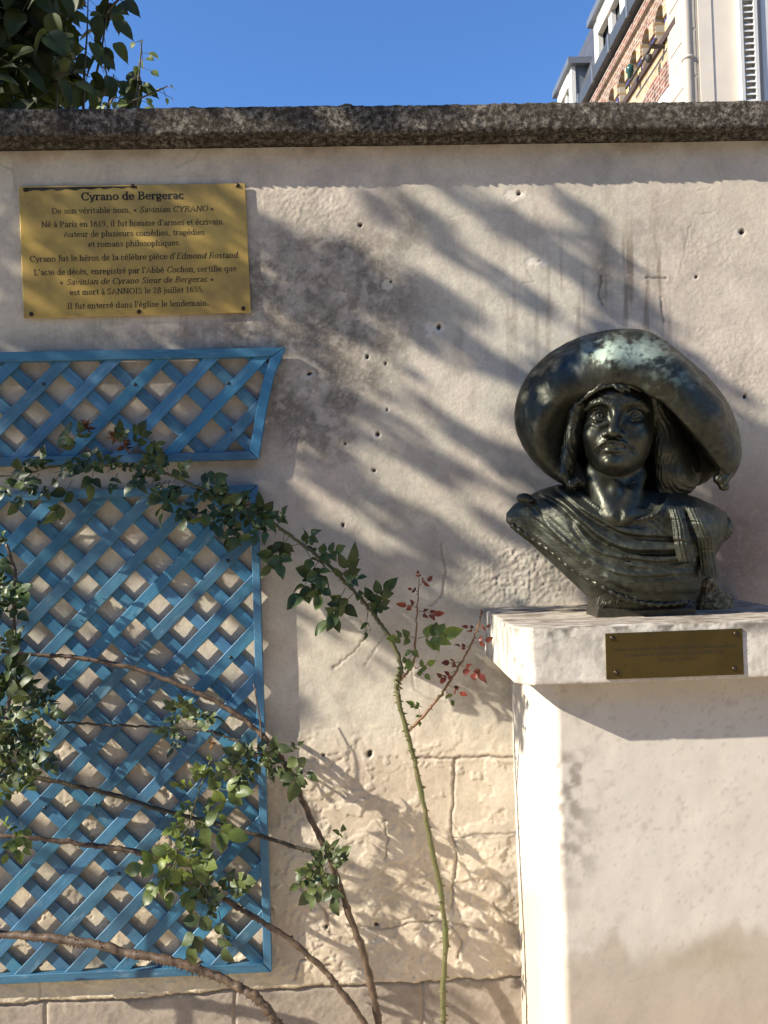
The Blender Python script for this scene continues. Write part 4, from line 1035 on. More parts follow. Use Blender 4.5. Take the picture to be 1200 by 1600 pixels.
rnd = np.sqrt(np.clip(1 - (1 - np.clip(-d2 / R, 0, 1)) ** 2, 0, 1))
front = 24 + 58 * np.clip(1 - ((U - 1000) / 215) ** 2, 0, 1) - 26 * sstep(900, 960, Vv) * 1 - 8 * sstep(800, 760, Vv)
front = front - 20 * sstep(905, 820, U)
g = np.zeros_like(U)
def sgn_curve(pts):                # signed distance to an open curve, positive above it
    pts = [tuple(q) for q in spline(pts, 6)]
    best = np.full(U.shape, 1e9); sg = np.zeros(U.shape)
    for (a, b), (c, e) in zip(pts[:-1], pts[1:]):
        dx, dy = c - a, e - b; t = np.clip(((U - a) * dx + (Vv - b) * dy) / (dx * dx + dy * dy + 1e-9), 0, 1)
        d = np.hypot(U - a - t * dx, Vv - b - t * dy); cr_ = dx * (Vv - b) - dy * (U - a)
        q = d < best; best = np.where(q, d, best); sg = np.where(q, -np.sign(cr_), sg)
    return best, sg
ROPE = [(796, 818), (826, 838), (862, 862), (890, 886), (918, 904), (944, 918), (968, 932), (1000, 941), (1040, 944), (1086, 938)]
folds = [([(846, 768), (880, 786), (908, 812), (940, 838), (985, 857), (1062, 858)], 8.5, 5, .7), ([(872, 762), (905, 790), (938, 812), (980, 832), (1050, 838)], 5.5, 4, .5),
         ([(826, 782), (860, 806), (900, 842), (940, 868), (1000, 884), (1090, 880)], 4.2, 9, .5), ([(808, 792), (850, 826), (890, 860), (935, 890), (1000, 908), (1090, 904)], 3.0, 10, .1),
         ([(830, 800), (866, 832), (905, 866)], 3.5, 5, 0), ([(862, 776), (890, 800), (915, 828), (950, 850)], 3, 3, .2), ([(930, 880), (980, 898), (1085, 893)], 3, 4, .4),
         ([(950, 905), (1000, 922), (1086, 922)], 4, 5, .4), ([(840, 790), (858, 822), (880, 846)], 3, 4, .5), ([(900, 822), (930, 858), (975, 872)], 3.5, 3.5, .5), ([(985, 870), (1030, 876), (1088, 868)], 4.5, 3.5, .6), ([(960, 893), (1000, 900), (1040, 898)], 2.5, 3, .3)]
for pts, hgt, w, under in folds:
    d, sg = sgn_curve(pts)
    g += hgt * np.exp(-(d / (w * np.where(sg > 0, 1.9, .75))) ** 2)
    g -= under * hgt * np.exp(-((d - 6) / 4.5) ** 2) * (sg < 0)
d, sg = sgn_curve(ROPE)
under = sg < 0
g += np.where(under, -9 * sstep(0, 5, d) - 10 * sstep(20, 60, d), 2.0 * np.exp(-(d / 8) ** 2))
# fibres of the cloth run along the sash
al = (U * .80 + Vv * .60); ac = (-U * .60 + Vv * .80)
g += (~under) * (0.9 * fbm(al / 46, ac / 3.4, 3, 140) + 0.7 * fbm(al / 20, ac / 2.6, 2, 141)) * sstep(0, 20, -d2)
g += 0.7 * fbm(U / 9, Vv / 9, 3, 142)
# neckline: skin lies lower than the collar, which has a raised hem
NECK = [(890, 752), (908, 772), (934, 792), (960, 806), (990, 812), (1018, 806), (1036, 790), (1046, 764)]
dn, sn = sgn_curve(NECK)
g += 3.8 * np.exp(-(dn / 3.0) ** 2) * (1 + .25 * np.sin(U * 1.1 + Vv * .7)) - 12 * ((sn > 0) & (U > 885) & (U < 1050)) * sstep(1, 9, dn)
zf = (front + g)[:, :, None] * np.clip(rnd, 0.0, 1)[:, :, None] ** .8
zb_ = (-30 - 22 * rnd)[:, :, None]
z = p[2]
F = np.maximum(z - zf, zb_ - z) * .6
F = np.maximum(F, d2[:, :, None] * .8)
def clothcol(V):
    C = dark(V, (0.064, 0.068, 0.055)); n = fbm(V[:, 0] / 20, V[:, 1] / 20, 4, 143)
    k = .5 * sstep(-.1, .5, n); C[:, :3] = C[:, :3] * (1 - k[:, None]) + np.array((.095, .108, .086)) * k[:, None]; C[:, 3] = k * .4; return C
torso = put('draped_torso', F, ax_, MAT_CLOTH, clothcol)
def front_z(u, v):                 # depth of the finished drapery at a pixel
    i = int(np.clip(round((u - 782) / 1.7), 0, U.shape[0] - 1)); j = int(np.clip(round((v - 748) / 1.7), 0, U.shape[1] - 1))
    return float(zf[i, j, 0] * np.clip(rnd[i, j], 0, 1) ** .8)
# twisted cord along the edge of the sash
def bw(u, v, z): return P(u, v, B_Y0 - z * B_S)
rp = spline(ROPE, 14); mb = MB(); L = 0; last = None
pts = [np.array(bw(a, b, front_z(a, b) + 4.5)) for a, b in rp]
pts = [np.mean(pts[max(0, i - 3):i + 4], axis=0) for i in range(len(pts))]
arcl = np.concatenate([[0], np.cumsum(np.linalg.norm(np.diff(pts, axis=0), axis=1))])
nseg = int(arcl[-1] / .004); ip = [np.array([np.interp(t, arcl, [q[k] for q in pts]) for k in range(3)]) for t in np.linspace(0, arcl[-1], nseg)]
mb.tube(ip, [.0062 * (1 + .34 * math.sin(i * 1.15) + .15 * math.sin(i * .31)) for i in range(nseg)], 8)
o = mb.build('cord', MAT_BRONZE, bust, True)
def const_attr(o, c=(0.066, 0.066, 0.052, 0)):
    at = o.data.color_attributes.new('Col', 'FLOAT_COLOR', 'POINT'); at.data.foreach_set('color', np.tile(np.array(c, np.float32), len(o.data.vertices)))
const_attr(o)
# the two fringed bands over the chest, loops of cloth at the shoulder, button
def band(name, cl, wds, zoff, ribs):
    ax_, p = axes((min(a for a, b in cl) - 24, min(b for a, b in cl) - 8, 10), (max(a for a, b in cl) + 24, max(b for a, b in cl) + 8, 118), 1.4)
    u, v, z = p
    vs_ = [b for a, b in cl]; cu = np.interp(v, vs_, [a for a, b in cl]); hw = np.interp(v, vs_, wds)
    zc = np.interp(v, vs_, [max(front_z(a, b), 30) for a, b in cl]) + zoff
    x = (u - cu) / hw
    F = np.maximum(np.maximum(np.abs(x) - 1, 0 * v) * 9, np.abs(z - zc + 7 * x ** 2) - 7)
    F = smax((np.abs(x) - 1) * hw, np.abs(z - zc + 6 * x ** 2) - 7, 5)
    F = np.maximum(F, np.maximum(vs_[0] - v, v - vs_[-1]) + 0 * u)
    pin = sum(np.exp(-((v - q) / 2.0) ** 2) for q in ribs[1])
    F = F + 1.1 * np.sin(x * math.pi * ribs[0] + 1.2 * fbm(u / 10, v / 22, 2, 150)) * .8 + 2.2 * pin + .6 * fbm(u / 2.5, v / 12, 2, 151)
    return put(name, F, ax_, MAT_CLOTH, clothcol)
band('sash_end', [(1056, 795), (1062, 815), (1067, 845), (1074, 878)], [13, 14, 15, 15], 15, (5, [813, 846]))
band('sash_end', [(1083, 793), (1092, 814), (1102, 840), (1105, 866), (1110, 901)], [13, 13.5, 14, 13.5, 14], 27, (5, [815, 859]))
ax_, p = axes((1080, 780, -30), (1156, 878, 70), 1.7)
u, v, z = p
F = sd_ell(p, (1112, 806, 28), (11, 14, 13))
q = ((u - 1128) * .80 + (v - 828) * .60, -(u - 1128) * .60 + (v - 828) * .80, z - 8)
F = smin(F, np.maximum(sd_ell(q, (0, 0, 0), (17, 23, 19)), 0 * u - 99), 3)
F = smin(F, sd_ell(p, (1108, 836, 10), (20, 34, 22)), 5)
F = smax(F, -sd_ell(p, (1119, 816, 36), (4, 12, 12)), 4)
F = F + .9 * np.sin(.9 * u - .5 * v + .02 * z) + .5 * fbm(u / 6, v / 10 + z / 9, 2, 152)
put('shoulder_bow', F, ax_, MAT_CLOTH, clothcol)
ax_, p = axes((800, 764, 0), (842, 792, 50), 1.4)
F = smin(sd_ell(p, (819, 778, 24), (12, 8, 10)), sd_ell(p, (829, 781, 26), (7, 5, 7)), 3) + .6 * fbm(p[0] / 6, p[1] / 6 + p[2] / 7, 2, 153)
put('button', F, ax_, MAT_BRONZE)
# plinth block of the bust
bb = MB(); zf0, zf1 = 46, -40
lo_ = [(918, 963, zf0), (1088, 956, zf0 - 4)]
x0 = bw(933, 963, zf0); x1 = bw(1088, 957, zf0)
top_z = bw(1000, 925, zf0)[2]
w0, w1 = x0[0], x1[0]; yf, yb = B_Y0 - zf0 * B_S, B_Y0 - zf0 * B_S + .10
prof = [(yf, slab_zt - .003), (yf, slab_zt + .018), (yf + .006, slab_zt + .026), (yf + .03, top_z)]
bb.add([(w0, yf, slab_zt - .003), (w1, yf, slab_zt - .003), (w1, yb, slab_zt - .003), (w0, yb, slab_zt - .003), (w0, yf, slab_zt + .016), (w1, yf, slab_zt + .016), (w1, yb, slab_zt + .016), (w0, yb, slab_zt + .016),
        (w0 + .006, yf + .008, slab_zt + .024), (w1 - .004, yf + .008, slab_zt + .024), (w1 - .004, yb, slab_zt + .024), (w0 + .006, yb, slab_zt + .024),
        (w0 + .004, yf + .022, top_z), (w1 - .004, yf + .022, top_z), (w1 - .004, yb, top_z), (w0 + .004, yb, top_z)],
       [(3, 2, 1, 0)] + [(a + i, a + (i + 1) % 4, a + 4 + (i + 1) % 4, a + 4 + i) for a in (0, 4, 8) for i in range(4)] + [(12, 13, 14, 15)])
o = bb.build('base_block', MAT_BRONZE, bust); bevel(o, .002, 2); const_attr(o, (0.075, 0.072, 0.058, .15))
# the signature scratched into the base
sig = [[(0, 0), (.1, .9), (.4, 1.0), (.75, .75), (.7, .3), (.3, 0), (-.1, .05)], [(1.3, .45), (1.0, .4), (.95, .1), (1.2, .05), (1.35, .45), (1.4, .05), (1.6, .1)], [(1.7, .4), (1.75, .05), (1.9, .4), (2.05, .4), (2.1, .05), (2.3, .1)],
       [(3.1, 0), (3.2, 1.1)], [(2.9, .9), (3.4, 1.25), (3.75, .95), (3.4, .55), (3.2, .5), (3.8, 0)], [(4.1, .4), (3.95, .15), (4.15, .02), (4.3, .25), (4.1, .42), (4.4, .38)], [(4.5, 1.0), (4.55, .05), (4.8, .1), (4.8, .35), (4.58, .35)],
       [(4.95, .22), (5.2, .35), (5.1, .45), (4.98, .2), (5.15, .03), (5.35, .1)], [(5.45, .4), (5.5, .05), (5.55, .35), (5.75, .4)], [(6.0, .95), (6.0, .05), (6.2, .08)], [(5.8, .6), (6.3, .62)]]
mb = MB()
for s_ in sig:
    q = [bw(934 + 9.5 * a + 1.5 * b, 945 - 12 * b - .25 * a, 0) for a, b in s_]
    qq = []
    for a, b in s_:
        uu, v2 = 934 + 9.5 * a + 1.5 * b, 945 - 12 * b - .25 * a
        qq.append(bw(uu, v2, max(front_z(uu, v2), 42) + 2.8))
    mb.tube(spline(qq, 5), .0012, 5)
o = mb.build('signature', MAT_BRONZE, bust, True); const_attr(o, (0.13, 0.13, 0.105, .5))

# crumbly old nest of mud and straw wedged behind the bust
ax_, p = axes((1068, 888, -100), (1146, 972, 20), 1.7)
u, v, z = p
F = smin(sd_ell(p, (1112, 946, -40), (36, 28, 34)), sd_ell(p, (1108, 918, -30), (15, 18, 16)), 8)
F = F + 7.0 * fbm(u / 12 + z / 13, v / 12 - z / 12, 5, 160, .65) + 3.0 * np.abs(vnoise(u / 4.5 + z / 6, v / 4.5 + z / 5, 161))
V, Q = surface_net(F, ax_); Wd = bust_world(V); Wd[:, 2] = np.maximum(Wd[:, 2], slab_zt - .004)
M = Mat('dry_mud'); c = M.ramp(M.noise(70, 6, .7), [(.3, (.05, .035, .02)), (.5, (.24, .17, .08)), (.68, (.60, .45, .22))]); M.set(Base_Color=c, Roughness=.95); M.bump(M.noise(120, 5, .7), .8, .006)
o = mk('dirt_clump', Wd, Q[:, ::-1], M.m, None, True)
tag(o, 'brown crumbly clump of mud and straw lying behind the bust', 'clump')

# ---------------------------------------------------------------- leaves and roses
def unit(a): a = np.asarray(a, float); return a / (np.linalg.norm(a) + 1e-12)
def leaflet(mb, base, d, nrm, L, W, fold=0.25, droop=0.2, rows=5, tip=1.0):
    """pointed oval leaf with a folded midrib; d along, nrm up"""
    d = unit(d); s = unit(np.cross(nrm, d)); n = np.cross(d, s)
    prof = [(0, .05), (.08, .46), (.2, .82), (.38, 1.0), (.56, .93), (.73, .68), (.88, .34), (1.0, .02)] if rows == 5 else [(0, .05), (.35, 1.0), (.72, .72), (1.0, .03)]
    vs = []; k = RNG.uniform(.85, 1.15); bend = RNG.normal(0, .12); ph = RNG.random() * 6
    for t, w in prof:
        c = np.asarray(base) + d * L * t - n * droop * L * t * t + s * bend * L * t * t
        wv = w * W * .5
        for e in (-1, 0, 1):
            vs.append(c + s * e * wv * k + n * ((fold * wv + .10 * W * math.sin(6 * t + ph + e)) if e else 0))
    m = len(prof)
    fs = []
    for i in range(m - 1):
        a = 3 * i
        fs += [(a, a + 1, a + 4, a + 3), (a + 1, a + 2, a + 5, a + 4)]
    mb.add(vs, fs)
def rose_leaf(mb, st, base, ang, L, out=0.5, n=5, size=1.0):
    """compound leaf: a stalk with leaflets in pairs; ang is the direction on the wall (0 = right, 90 = up), out leans it to the street"""
    d = unit((math.cos(ang), -out, math.sin(ang)))
    face = unit((RNG.normal(0, .35), -1, .45 + RNG.normal(0, .3)))
    face = unit(face - d * (face @ d) * .7); s = np.cross(face, d)
    pts = []
    for i in range(5):
        t = i / 4; pts.append(np.asarray(base) + d * L * t + np.array([0, 0, -1]) * L * .16 * t * t)
    st.tube(pts, [.0011, .001, .0009, .0008, .0006], 4, False)
    pairs = (n - 1) // 2; ll = L * .50 * size
    for i in range(pairs):
        t = .38 + .42 * i / max(1, pairs - 1) if pairs > 1 else .55
        b = pts[0] + (pts[-1] - pts[0]) * t
        for e in (-1, 1):
            dd = d * .55 + s * e * .85 + RNG.normal(0, .16, 3)
            leaflet(mb, b, dd, face + RNG.normal(0, .35, 3), ll * RNG.uniform(.75, 1.05), ll * RNG.uniform(.6, .78), RNG.uniform(.15, .6), RNG.uniform(0, .6))
    leaflet(mb, pts[-1], d + RNG.normal(0, .12, 3), face + RNG.normal(0, .3, 3), ll * RNG.uniform(1.0, 1.25), ll * RNG.uniform(.66, .82), RNG.uniform(.15, .55), RNG.uniform(.05, .6))
MAT_LEAF = leafmat('rose_leaf_dark', (0.046, 0.076, 0.021), .22, .45)
MAT_LEAFG = leafmat('rose_leaf_grey', (0.080, 0.108, 0.040), .22, .47)
MAT_LEAFY = leafmat('rose_leaf_young', (0.14, 0.19, 0.05), .35, .42)
MAT_RED = leafmat('rose_shoot_red', (0.16, 0.035, 0.022), .25, .4, .5)
def canemat(name, c0, c1, rough=.6):
    M = Mat(name); n = M.noise(1, 6, .65, vec=M.map((60, 60, 22)))
    c = M.mix(M.ramp(n, [(.35, 0.0), (.62, 1.0)]), c0, c1)
    c = M.mix(M.ramp(M.noise(240, 3, .6), [(.62, 0.0), (.72, .7)]), c, (c1[0] * 1.5, c1[1] * 1.4, c1[2] * 1.3))
    M.set(Base_Color=c, Roughness=rough); M.bump(n, .5, .003); return M.m
MAT_GREENCANE = canemat('green_cane', (0.095, 0.11, 0.032), (0.13, 0.11, 0.045), .5)
MAT_BROWNCANE = canemat('brown_cane', (0.045, 0.026, 0.016), (0.13, 0.085, 0.05))
MAT_DARKCANE = canemat('dark_cane', (0.03, 0.024, 0.014), (0.075, 0.06, 0.03))
MAT_OLIVECANE = canemat('olive_cane', (0.075, 0.085, 0.03), (0.11, 0.095, 0.04), .5)
MAT_REDCANE = canemat('red_cane', (0.16, 0.055, 0.03), (0.14, 0.10, 0.035), .5)
def cane(t, pix, Ys, rad, mat, thorns=40, name='cane', tl=.007):
    """a thorny cane through photo pixels at given distances"""
    pts = [np.array(P(a, b, y)) for (a, b), y in zip(pix, Ys)]
    sp = spline(pts, 10); n = len(sp)
    sp = [q + (np.array([RNG.normal(0, .0012), RNG.normal(0, .001), RNG.normal(0, .0012)]) if 0 < i < n - 1 else 0) for i, q in enumerate(sp)]
    rr = np.interp(np.linspace(0, 1, n), np.linspace(0, 1, len(rad)), rad)
    rr = rr * (1 + .09 * np.sin(np.arange(n) * .9 + RNG.random() * 6) + .05 * RNG.normal(0, 1, n))
    mb = MB(); mb.tube(sp, list(rr), 9)
    for _ in range(thorns):
        i = int(RNG.integers(1, n - 1)); d = unit(sp[i + 1] - sp[i - 1]); a = RNG.uniform(0, 2 * math.pi)
        s = unit(np.cross(d, (0, 1, 0))); o = unit(math.cos(a) * s - abs(math.sin(a)) * np.array([0, 1, 0]) * .8)
        b = sp[i] + o * rr[i] * .8; k = tl * RNG.uniform(.7, 1.25); w = k * .33
        tip = b + o * k - d * k * .25
        mb.add([b + d * w, b - d * w, b + np.cross(d, o) * w * .55, b - np.cross(d, o) * w * .55, tip], [(0, 2, 4), (2, 1, 4), (1, 3, 4), (3, 0, 4)])
    return mb.build(name, mat, t, True), sp
def foliage(t, items, Y, mat, smat, name='foliage'):
    mb = MB(); st = MB()
    for it in items:
        u, v, a, L = it[:4]; n = it[4] if len(it) > 4 else 5
        y = Y + RNG.uniform(-.035, .03); L = L * RNG.uniform(.55, 1.12)
        rose_leaf(mb, st, P(u, v, y), math.radians(a), L * 1.84e-3, RNG.uniform(.2, .8), n)
    return MB.merge(name, [(mb, mat), (st, smat)], t)
def scatter(cu, cv, ru, rv, n, L, a0=0, a1=360, nl=5):
    return [(cu + RNG.normal(0, ru * .5), cv + RNG.normal(0, rv * .5), RNG.uniform(a0, a1), L * RNG.uniform(.75, 1.2), nl) for _ in range(n)]

# 1: the green cane that climbs and arches over the lower trellis
yA = [2.27, 2.27, 2.28, 2.29, 2.30, 2.31, 2.31, 2.32]
t = thing('climbing_rose', 'rose with one tall bright green cane, arching from mid-wall over both trellises', 'rose', P(694, 1640, 2.27), 'roses against the wall')
cane(t, [(696, 1660), (692, 1560), (695, 1440), (676, 1330), (652, 1210), (640, 1160), (622, 1090), (621, 1062), (627, 1040)], [2.27] * 9, [.0088, .0085, .0078, .0074, .007, .007, .0072, .0078, .006], MAT_GREENCANE, 130, tl=.010)
cane(t, [(621, 1062), (627, 1040), (606, 992), (580, 955), (545, 915), (500, 872), (455, 838), (415, 810), (375, 795), (330, 772), (280, 748), (230, 732), (160, 728), (90, 728), (30, 742), (-60, 750), (-140, 770)],
     [2.27, 2.27, 2.28, 2.29, 2.3, 2.31, 2.31, 2.31, 2.31, 2.31, 2.31, 2.31, 2.31, 2.31, 2.31, 2.31, 2.31], [.0065, .006, .0055, .005, .0045, .0042, .004, .0036, .003, .0025], MAT_OLIVECANE, 60, tl=.006)
cane(t, [(622, 1066), (640, 1046), (648, 1028), (650, 990), (652, 950), (655, 905)], [2.27, 2.265, 2.26, 2.255, 2.25, 2.25], [.0045, .004, .0032, .0026, .0022, .0014], MAT_REDCANE, 14, 'side_shoot', .004)
cane(t, [(638, 1142), (662, 1118), (690, 1085), (712, 1050), (735, 1010), (753, 960)], [2.27, 2.26, 2.25, 2.24, 2.24, 2.23], [.005, .0045, .004, .0036, .003, .0016], MAT_REDCANE, 34, 'side_shoot', .006)
its = []
path = [(20, 742), (55, 735), (85, 726), (110, 740), (140, 722), (170, 705), (185, 735), (210, 722), (235, 740), (255, 752), (280, 755), (300, 765), (318, 780), (340, 785), (355, 790), (370, 800), (380, 790)]
for (a, b) in path:
    for _ in range(3): its.append((a + RNG.normal(0, 12), b + RNG.normal(0, 9), RNG.uniform(-170, 80), RNG.uniform(32, 50)))
its += [(370, 800, -95, 62), (365, 815, -85, 55), (345, 800, -70, 50), (300, 775, -120, 48), (350, 790, 20, 40), (375, 790, 60, 30), (135, 690, 100, 36), (190, 690, 80, 34), (215, 700, 70, 36), (262, 735, 100, 40)]
# right of the trellis, leaf by leaf
its += [(425, 822, 105, 44), (432, 822, 60, 46, 7), (430, 826, 190, 42), (445, 832, -100, 44), (452, 838, -130, 46), (468, 850, -170, 42, 3), (470, 852, 50, 50), (478, 858, -60, 46), (492, 868, 20, 46), (488, 868, 90, 34, 3),
        (498, 876, -125, 52), (505, 884, -100, 52), (510, 886, -140, 46), (530, 908, 65, 48), (535, 912, 30, 52), (545, 920, -20, 30, 3), (540, 918, -120, 62, 7), (552, 928, -140, 55), (565, 945, 40, 48), (572, 952, 10, 40, 3), (575, 955, -100, 38, 3), (580, 962, 60, 44, 5)]
foliage(t, its, 2.295, MAT_LEAF, MAT_DARKCANE)
foliage(t, [(648, 1045, 30, 26, 3), (645, 1040, -30, 24, 3), (642, 1045, 120, 22, 3), (650, 998, 20, 52, 7), (648, 996, 165, 40, 5), (648, 1000, -110, 28, 3), (660, 1105, 150, 30, 5), (655, 1108, -90, 26, 3), (695, 1075, -60, 24, 3)], 2.255, MAT_LEAFY, MAT_REDCANE, 'young_leaves')
foliage(t, [(652, 950, 150, 26, 3), (653, 955, 0, 28, 5), (654, 925, 150, 20, 3), (655, 915, 40, 18, 3), (655, 905, 100, 14, 3), (735, 1012, 160, 22, 3), (738, 1005, 20, 20, 3), (722, 1035, 170, 26, 3), (718, 1038, -20, 32, 5), (712, 1048, -160, 28, 3), (745, 985, 150, 16, 3),
            (747, 982, 20, 18, 3), (752, 962, 90, 14, 3), (700, 1070, -20, 22, 3), (705, 1062, 150, 24, 3)], 2.24, MAT_RED, MAT_REDCANE, 'red_shoot_leaves')
MAT_WITH = leafmat('withered', (0.13, 0.05, 0.025), .3, .7, .5)
for (a, b) in ((135, 668), (182, 682), (196, 698)):   # withered flower heads on the upper trellis
    mb = MB()
    for _ in range(16):
        d = unit(RNG.normal(0, 1, 3) + np.array([0, -.6, .2])); leaflet(mb, P(a, b, 2.28), d, RNG.normal(0, 1, 3), .026, .009, .3, .4, 3)
    mb.build('withered_flower', MAT_WITH, t, True)

# 2: brown cane rising to the left across the trellis, with its side branch
t = thing('climbing_rose', 'rose with a rough brown cane rising leftwards past tufts right of the trellis', 'rose', P(592, 1640, 2.26), 'roses against the wall')
cane(t, [(600, 1660), (588, 1580), (572, 1505), (545, 1425), (528, 1375), (508, 1325), (478, 1262), (452, 1205), (430, 1172), (400, 1140), (365, 1112), (300, 1078), (200, 1042), (110, 1026), (40, 1022), (-60, 1005)],
     [2.25, 2.25, 2.26, 2.27, 2.28, 2.28, 2.29, 2.30, 2.31, 2.32, 2.325, 2.33, 2.33, 2.33, 2.32, 2.3], [.0105, .0098, .0092, .0085, .008, .0075, .007, .0066, .006, .0055], MAT_BROWNCANE, 90)
cane(t, [(505, 1332), (470, 1326), (420, 1310), (350, 1290), (260, 1268), (170, 1240), (90, 1222), (20, 1208), (-70, 1190)], [2.28, 2.29, 2.3, 2.31, 2.32, 2.32, 2.31, 2.3, 2.3], [.0055, .0058, .006, .0065, .006], MAT_DARKCANE, 55)
cane(t, [(430, 1180), (400, 1178), (360, 1153), (320, 1142), (240, 1136), (150, 1132), (90, 1128)], [2.3, 2.31, 2.32, 2.33, 2.33, 2.33, 2.32], [.0042, .0042, .004, .0035, .003], MAT_DARKCANE, 24)
foliage(t, scatter(420, 1178, 34, 18, 11, 40) + [(448, 1170, 30, 36, 3), (440, 1190, -60, 40), (400, 1190, -140, 40), (405, 1170, 160, 36), (452, 1188, -20, 30, 3)], 2.27, MAT_LEAFG, MAT_DARKCANE)
foliage(t, scatter(512, 1345, 28, 22, 13, 40) + [(525, 1310, 60, 36, 3), (490, 1355, -150, 44), (520, 1370, -80, 44)], 2.25, MAT_LEAFG, MAT_DARKCANE)
foliage(t, scatter(300, 1130, 20, 24, 8, 32) + [(300, 1115, 110, 30), (290, 1140, -130, 36)], 2.30, MAT_LEAFG, MAT_DARKCANE)
mb = MB(); mb.tube(spline([P(410, 1168, 2.31), P(407, 1130, 2.31), P(402, 1100, 2.31), P(396, 1068, 2.32)], 5), [.003, .0016], 6); mb.build('dry_twig', MAT_BROWNCANE, t, True)

# 3: cane with the pale green shoot
t = thing('climbing_rose', 'rose whose slim brown cane carries a tall shoot of pale yellow green leaves', 'rose', P(580, 1640, 2.24), 'roses against the wall')
cane(t, [(600, 1665), (570, 1600), (530, 1545), (500, 1510), (450, 1466), (400, 1435), (360, 1410), (310, 1382), (250, 1345), (200, 1328), (150, 1322), (80, 1312), (0, 1306), (-80, 1300)],
     [2.22, 2.22, 2.23, 2.24, 2.25, 2.26, 2.27, 2.29, 2.3, 2.31, 2.31, 2.31, 2.3, 2.3], [.0088, .008, .0076, .0074, .0072, .007, .0065], MAT_BROWNCANE, 100)
cane(t, [(270, 1358), (288, 1310), (300, 1270), (312, 1235), (322, 1205), (330, 1185)], [2.28, 2.26, 2.245, 2.24, 2.24, 2.24], [.0028, .0024, .002, .0018, .0013], MAT_GREENCANE, 6, 'side_shoot', .003)
foliage(t, [(a, b, c, l * .85, *r) for a, b, c, l, *r in [(312, 1232, 150, 46), (318, 1222, 100, 50), (318, 1215, 30, 44), (316, 1232, 10, 62, 5), (308, 1250, -160, 44), (312, 1246, -30, 48), (305, 1262, -60, 40, 3), (298, 1280, 190, 60), (296, 1290, -140, 62), (300, 1285, -70, 70, 5), (300, 1280, -10, 66),
            (290, 1305, -40, 62), (288, 1312, -120, 62), (282, 1325, -170, 60), (278, 1340, -100, 60), (272, 1350, -140, 52), (276, 1352, -60, 56), (282, 1330, 20, 44, 3), (328, 1190, 90, 26, 3)]], 2.235, MAT_LEAFY, MAT_GREENCANE, 'young_leaves')
foliage(t, scatter(335, 1400, 34, 20, 10, 38) + [(320, 1410, -110, 56), (352, 1372, 20, 50), (365, 1385, 15, 42), (315, 1385, 80, 40)], 2.25, MAT_LEAFG, MAT_DARKCANE)
mb = MB()
for _ in range(12): leaflet(mb, P(332, 1163, 2.235), unit(RNG.normal(0, 1, 3) + np.array([0, -.3, .6])), RNG.normal(0, 1, 3), .016, .007, .3, .3, 3)
mb.build('withered_flower', leafmat('withered_pale', (0.30, 0.17, 0.10), .3, .7, .4), t, True)

# 4: the thick old cane across the bottom
t = thing('climbing_rose', 'rose with the thickest cane, brown with pale thorns, crossing low over the bottom rail', 'rose', P(450, 1650, 2.2), 'roses against the wall')
cane(t, [(470, 1650), (432, 1598), (405, 1562), (370, 1540), (320, 1518), (260, 1500), (200, 1489), (140, 1474), (80, 1466), (10, 1460), (-90, 1458)], [2.16, 2.17, 2.18, 2.19, 2.2, 2.21, 2.22, 2.23, 2.24, 2.25, 2.25],
     [.0125, .0118, .0115, .0115, .0112, .0105, .010], MAT_BROWNCANE, 150, tl=.009)

# 5: bushy rose at the left edge
t = thing('climbing_rose', 'bushy rose of grey green leaves at the left edge, hanging over the tall trellis', 'rose', P(-120, 1640, 2.2), 'roses against the wall')
cane(t, [(-140, 1660), (-110, 1500), (-60, 1300), (-10, 1190), (10, 1120), (20, 1050), (22, 990), (22, 930), (24, 895), (10, 850)], [2.2, 2.2, 2.21, 2.22, 2.24, 2.27, 2.29, 2.3, 2.31, 2.32], [.009, .008, .006, .0055, .0055, .004], MAT_BROWNCANE, 50)
foliage(t, scatter(10, 1140, 48, 56, 48, 36), 2.20, MAT_LEAFG, MAT_DARKCANE)
foliage(t, scatter(40, 1090, 60, 26, 18, 42), 2.30, MAT_LEAF, MAT_DARKCANE)
foliage(t, scatter(8, 1012, 18, 14, 8, 40) + scatter(2, 925, 14, 26, 9, 40) + scatter(-10, 860, 14, 26, 7, 36), 2.28, MAT_LEAF, MAT_DARKCANE)
foliage(t, scatter(18, 1296, 14, 18, 7, 28, 0, 360, 3) + scatter(25, 1205, 14, 20, 5, 40), 2.24, MAT_LEAFY, MAT_GREENCANE, 'young_leaves')

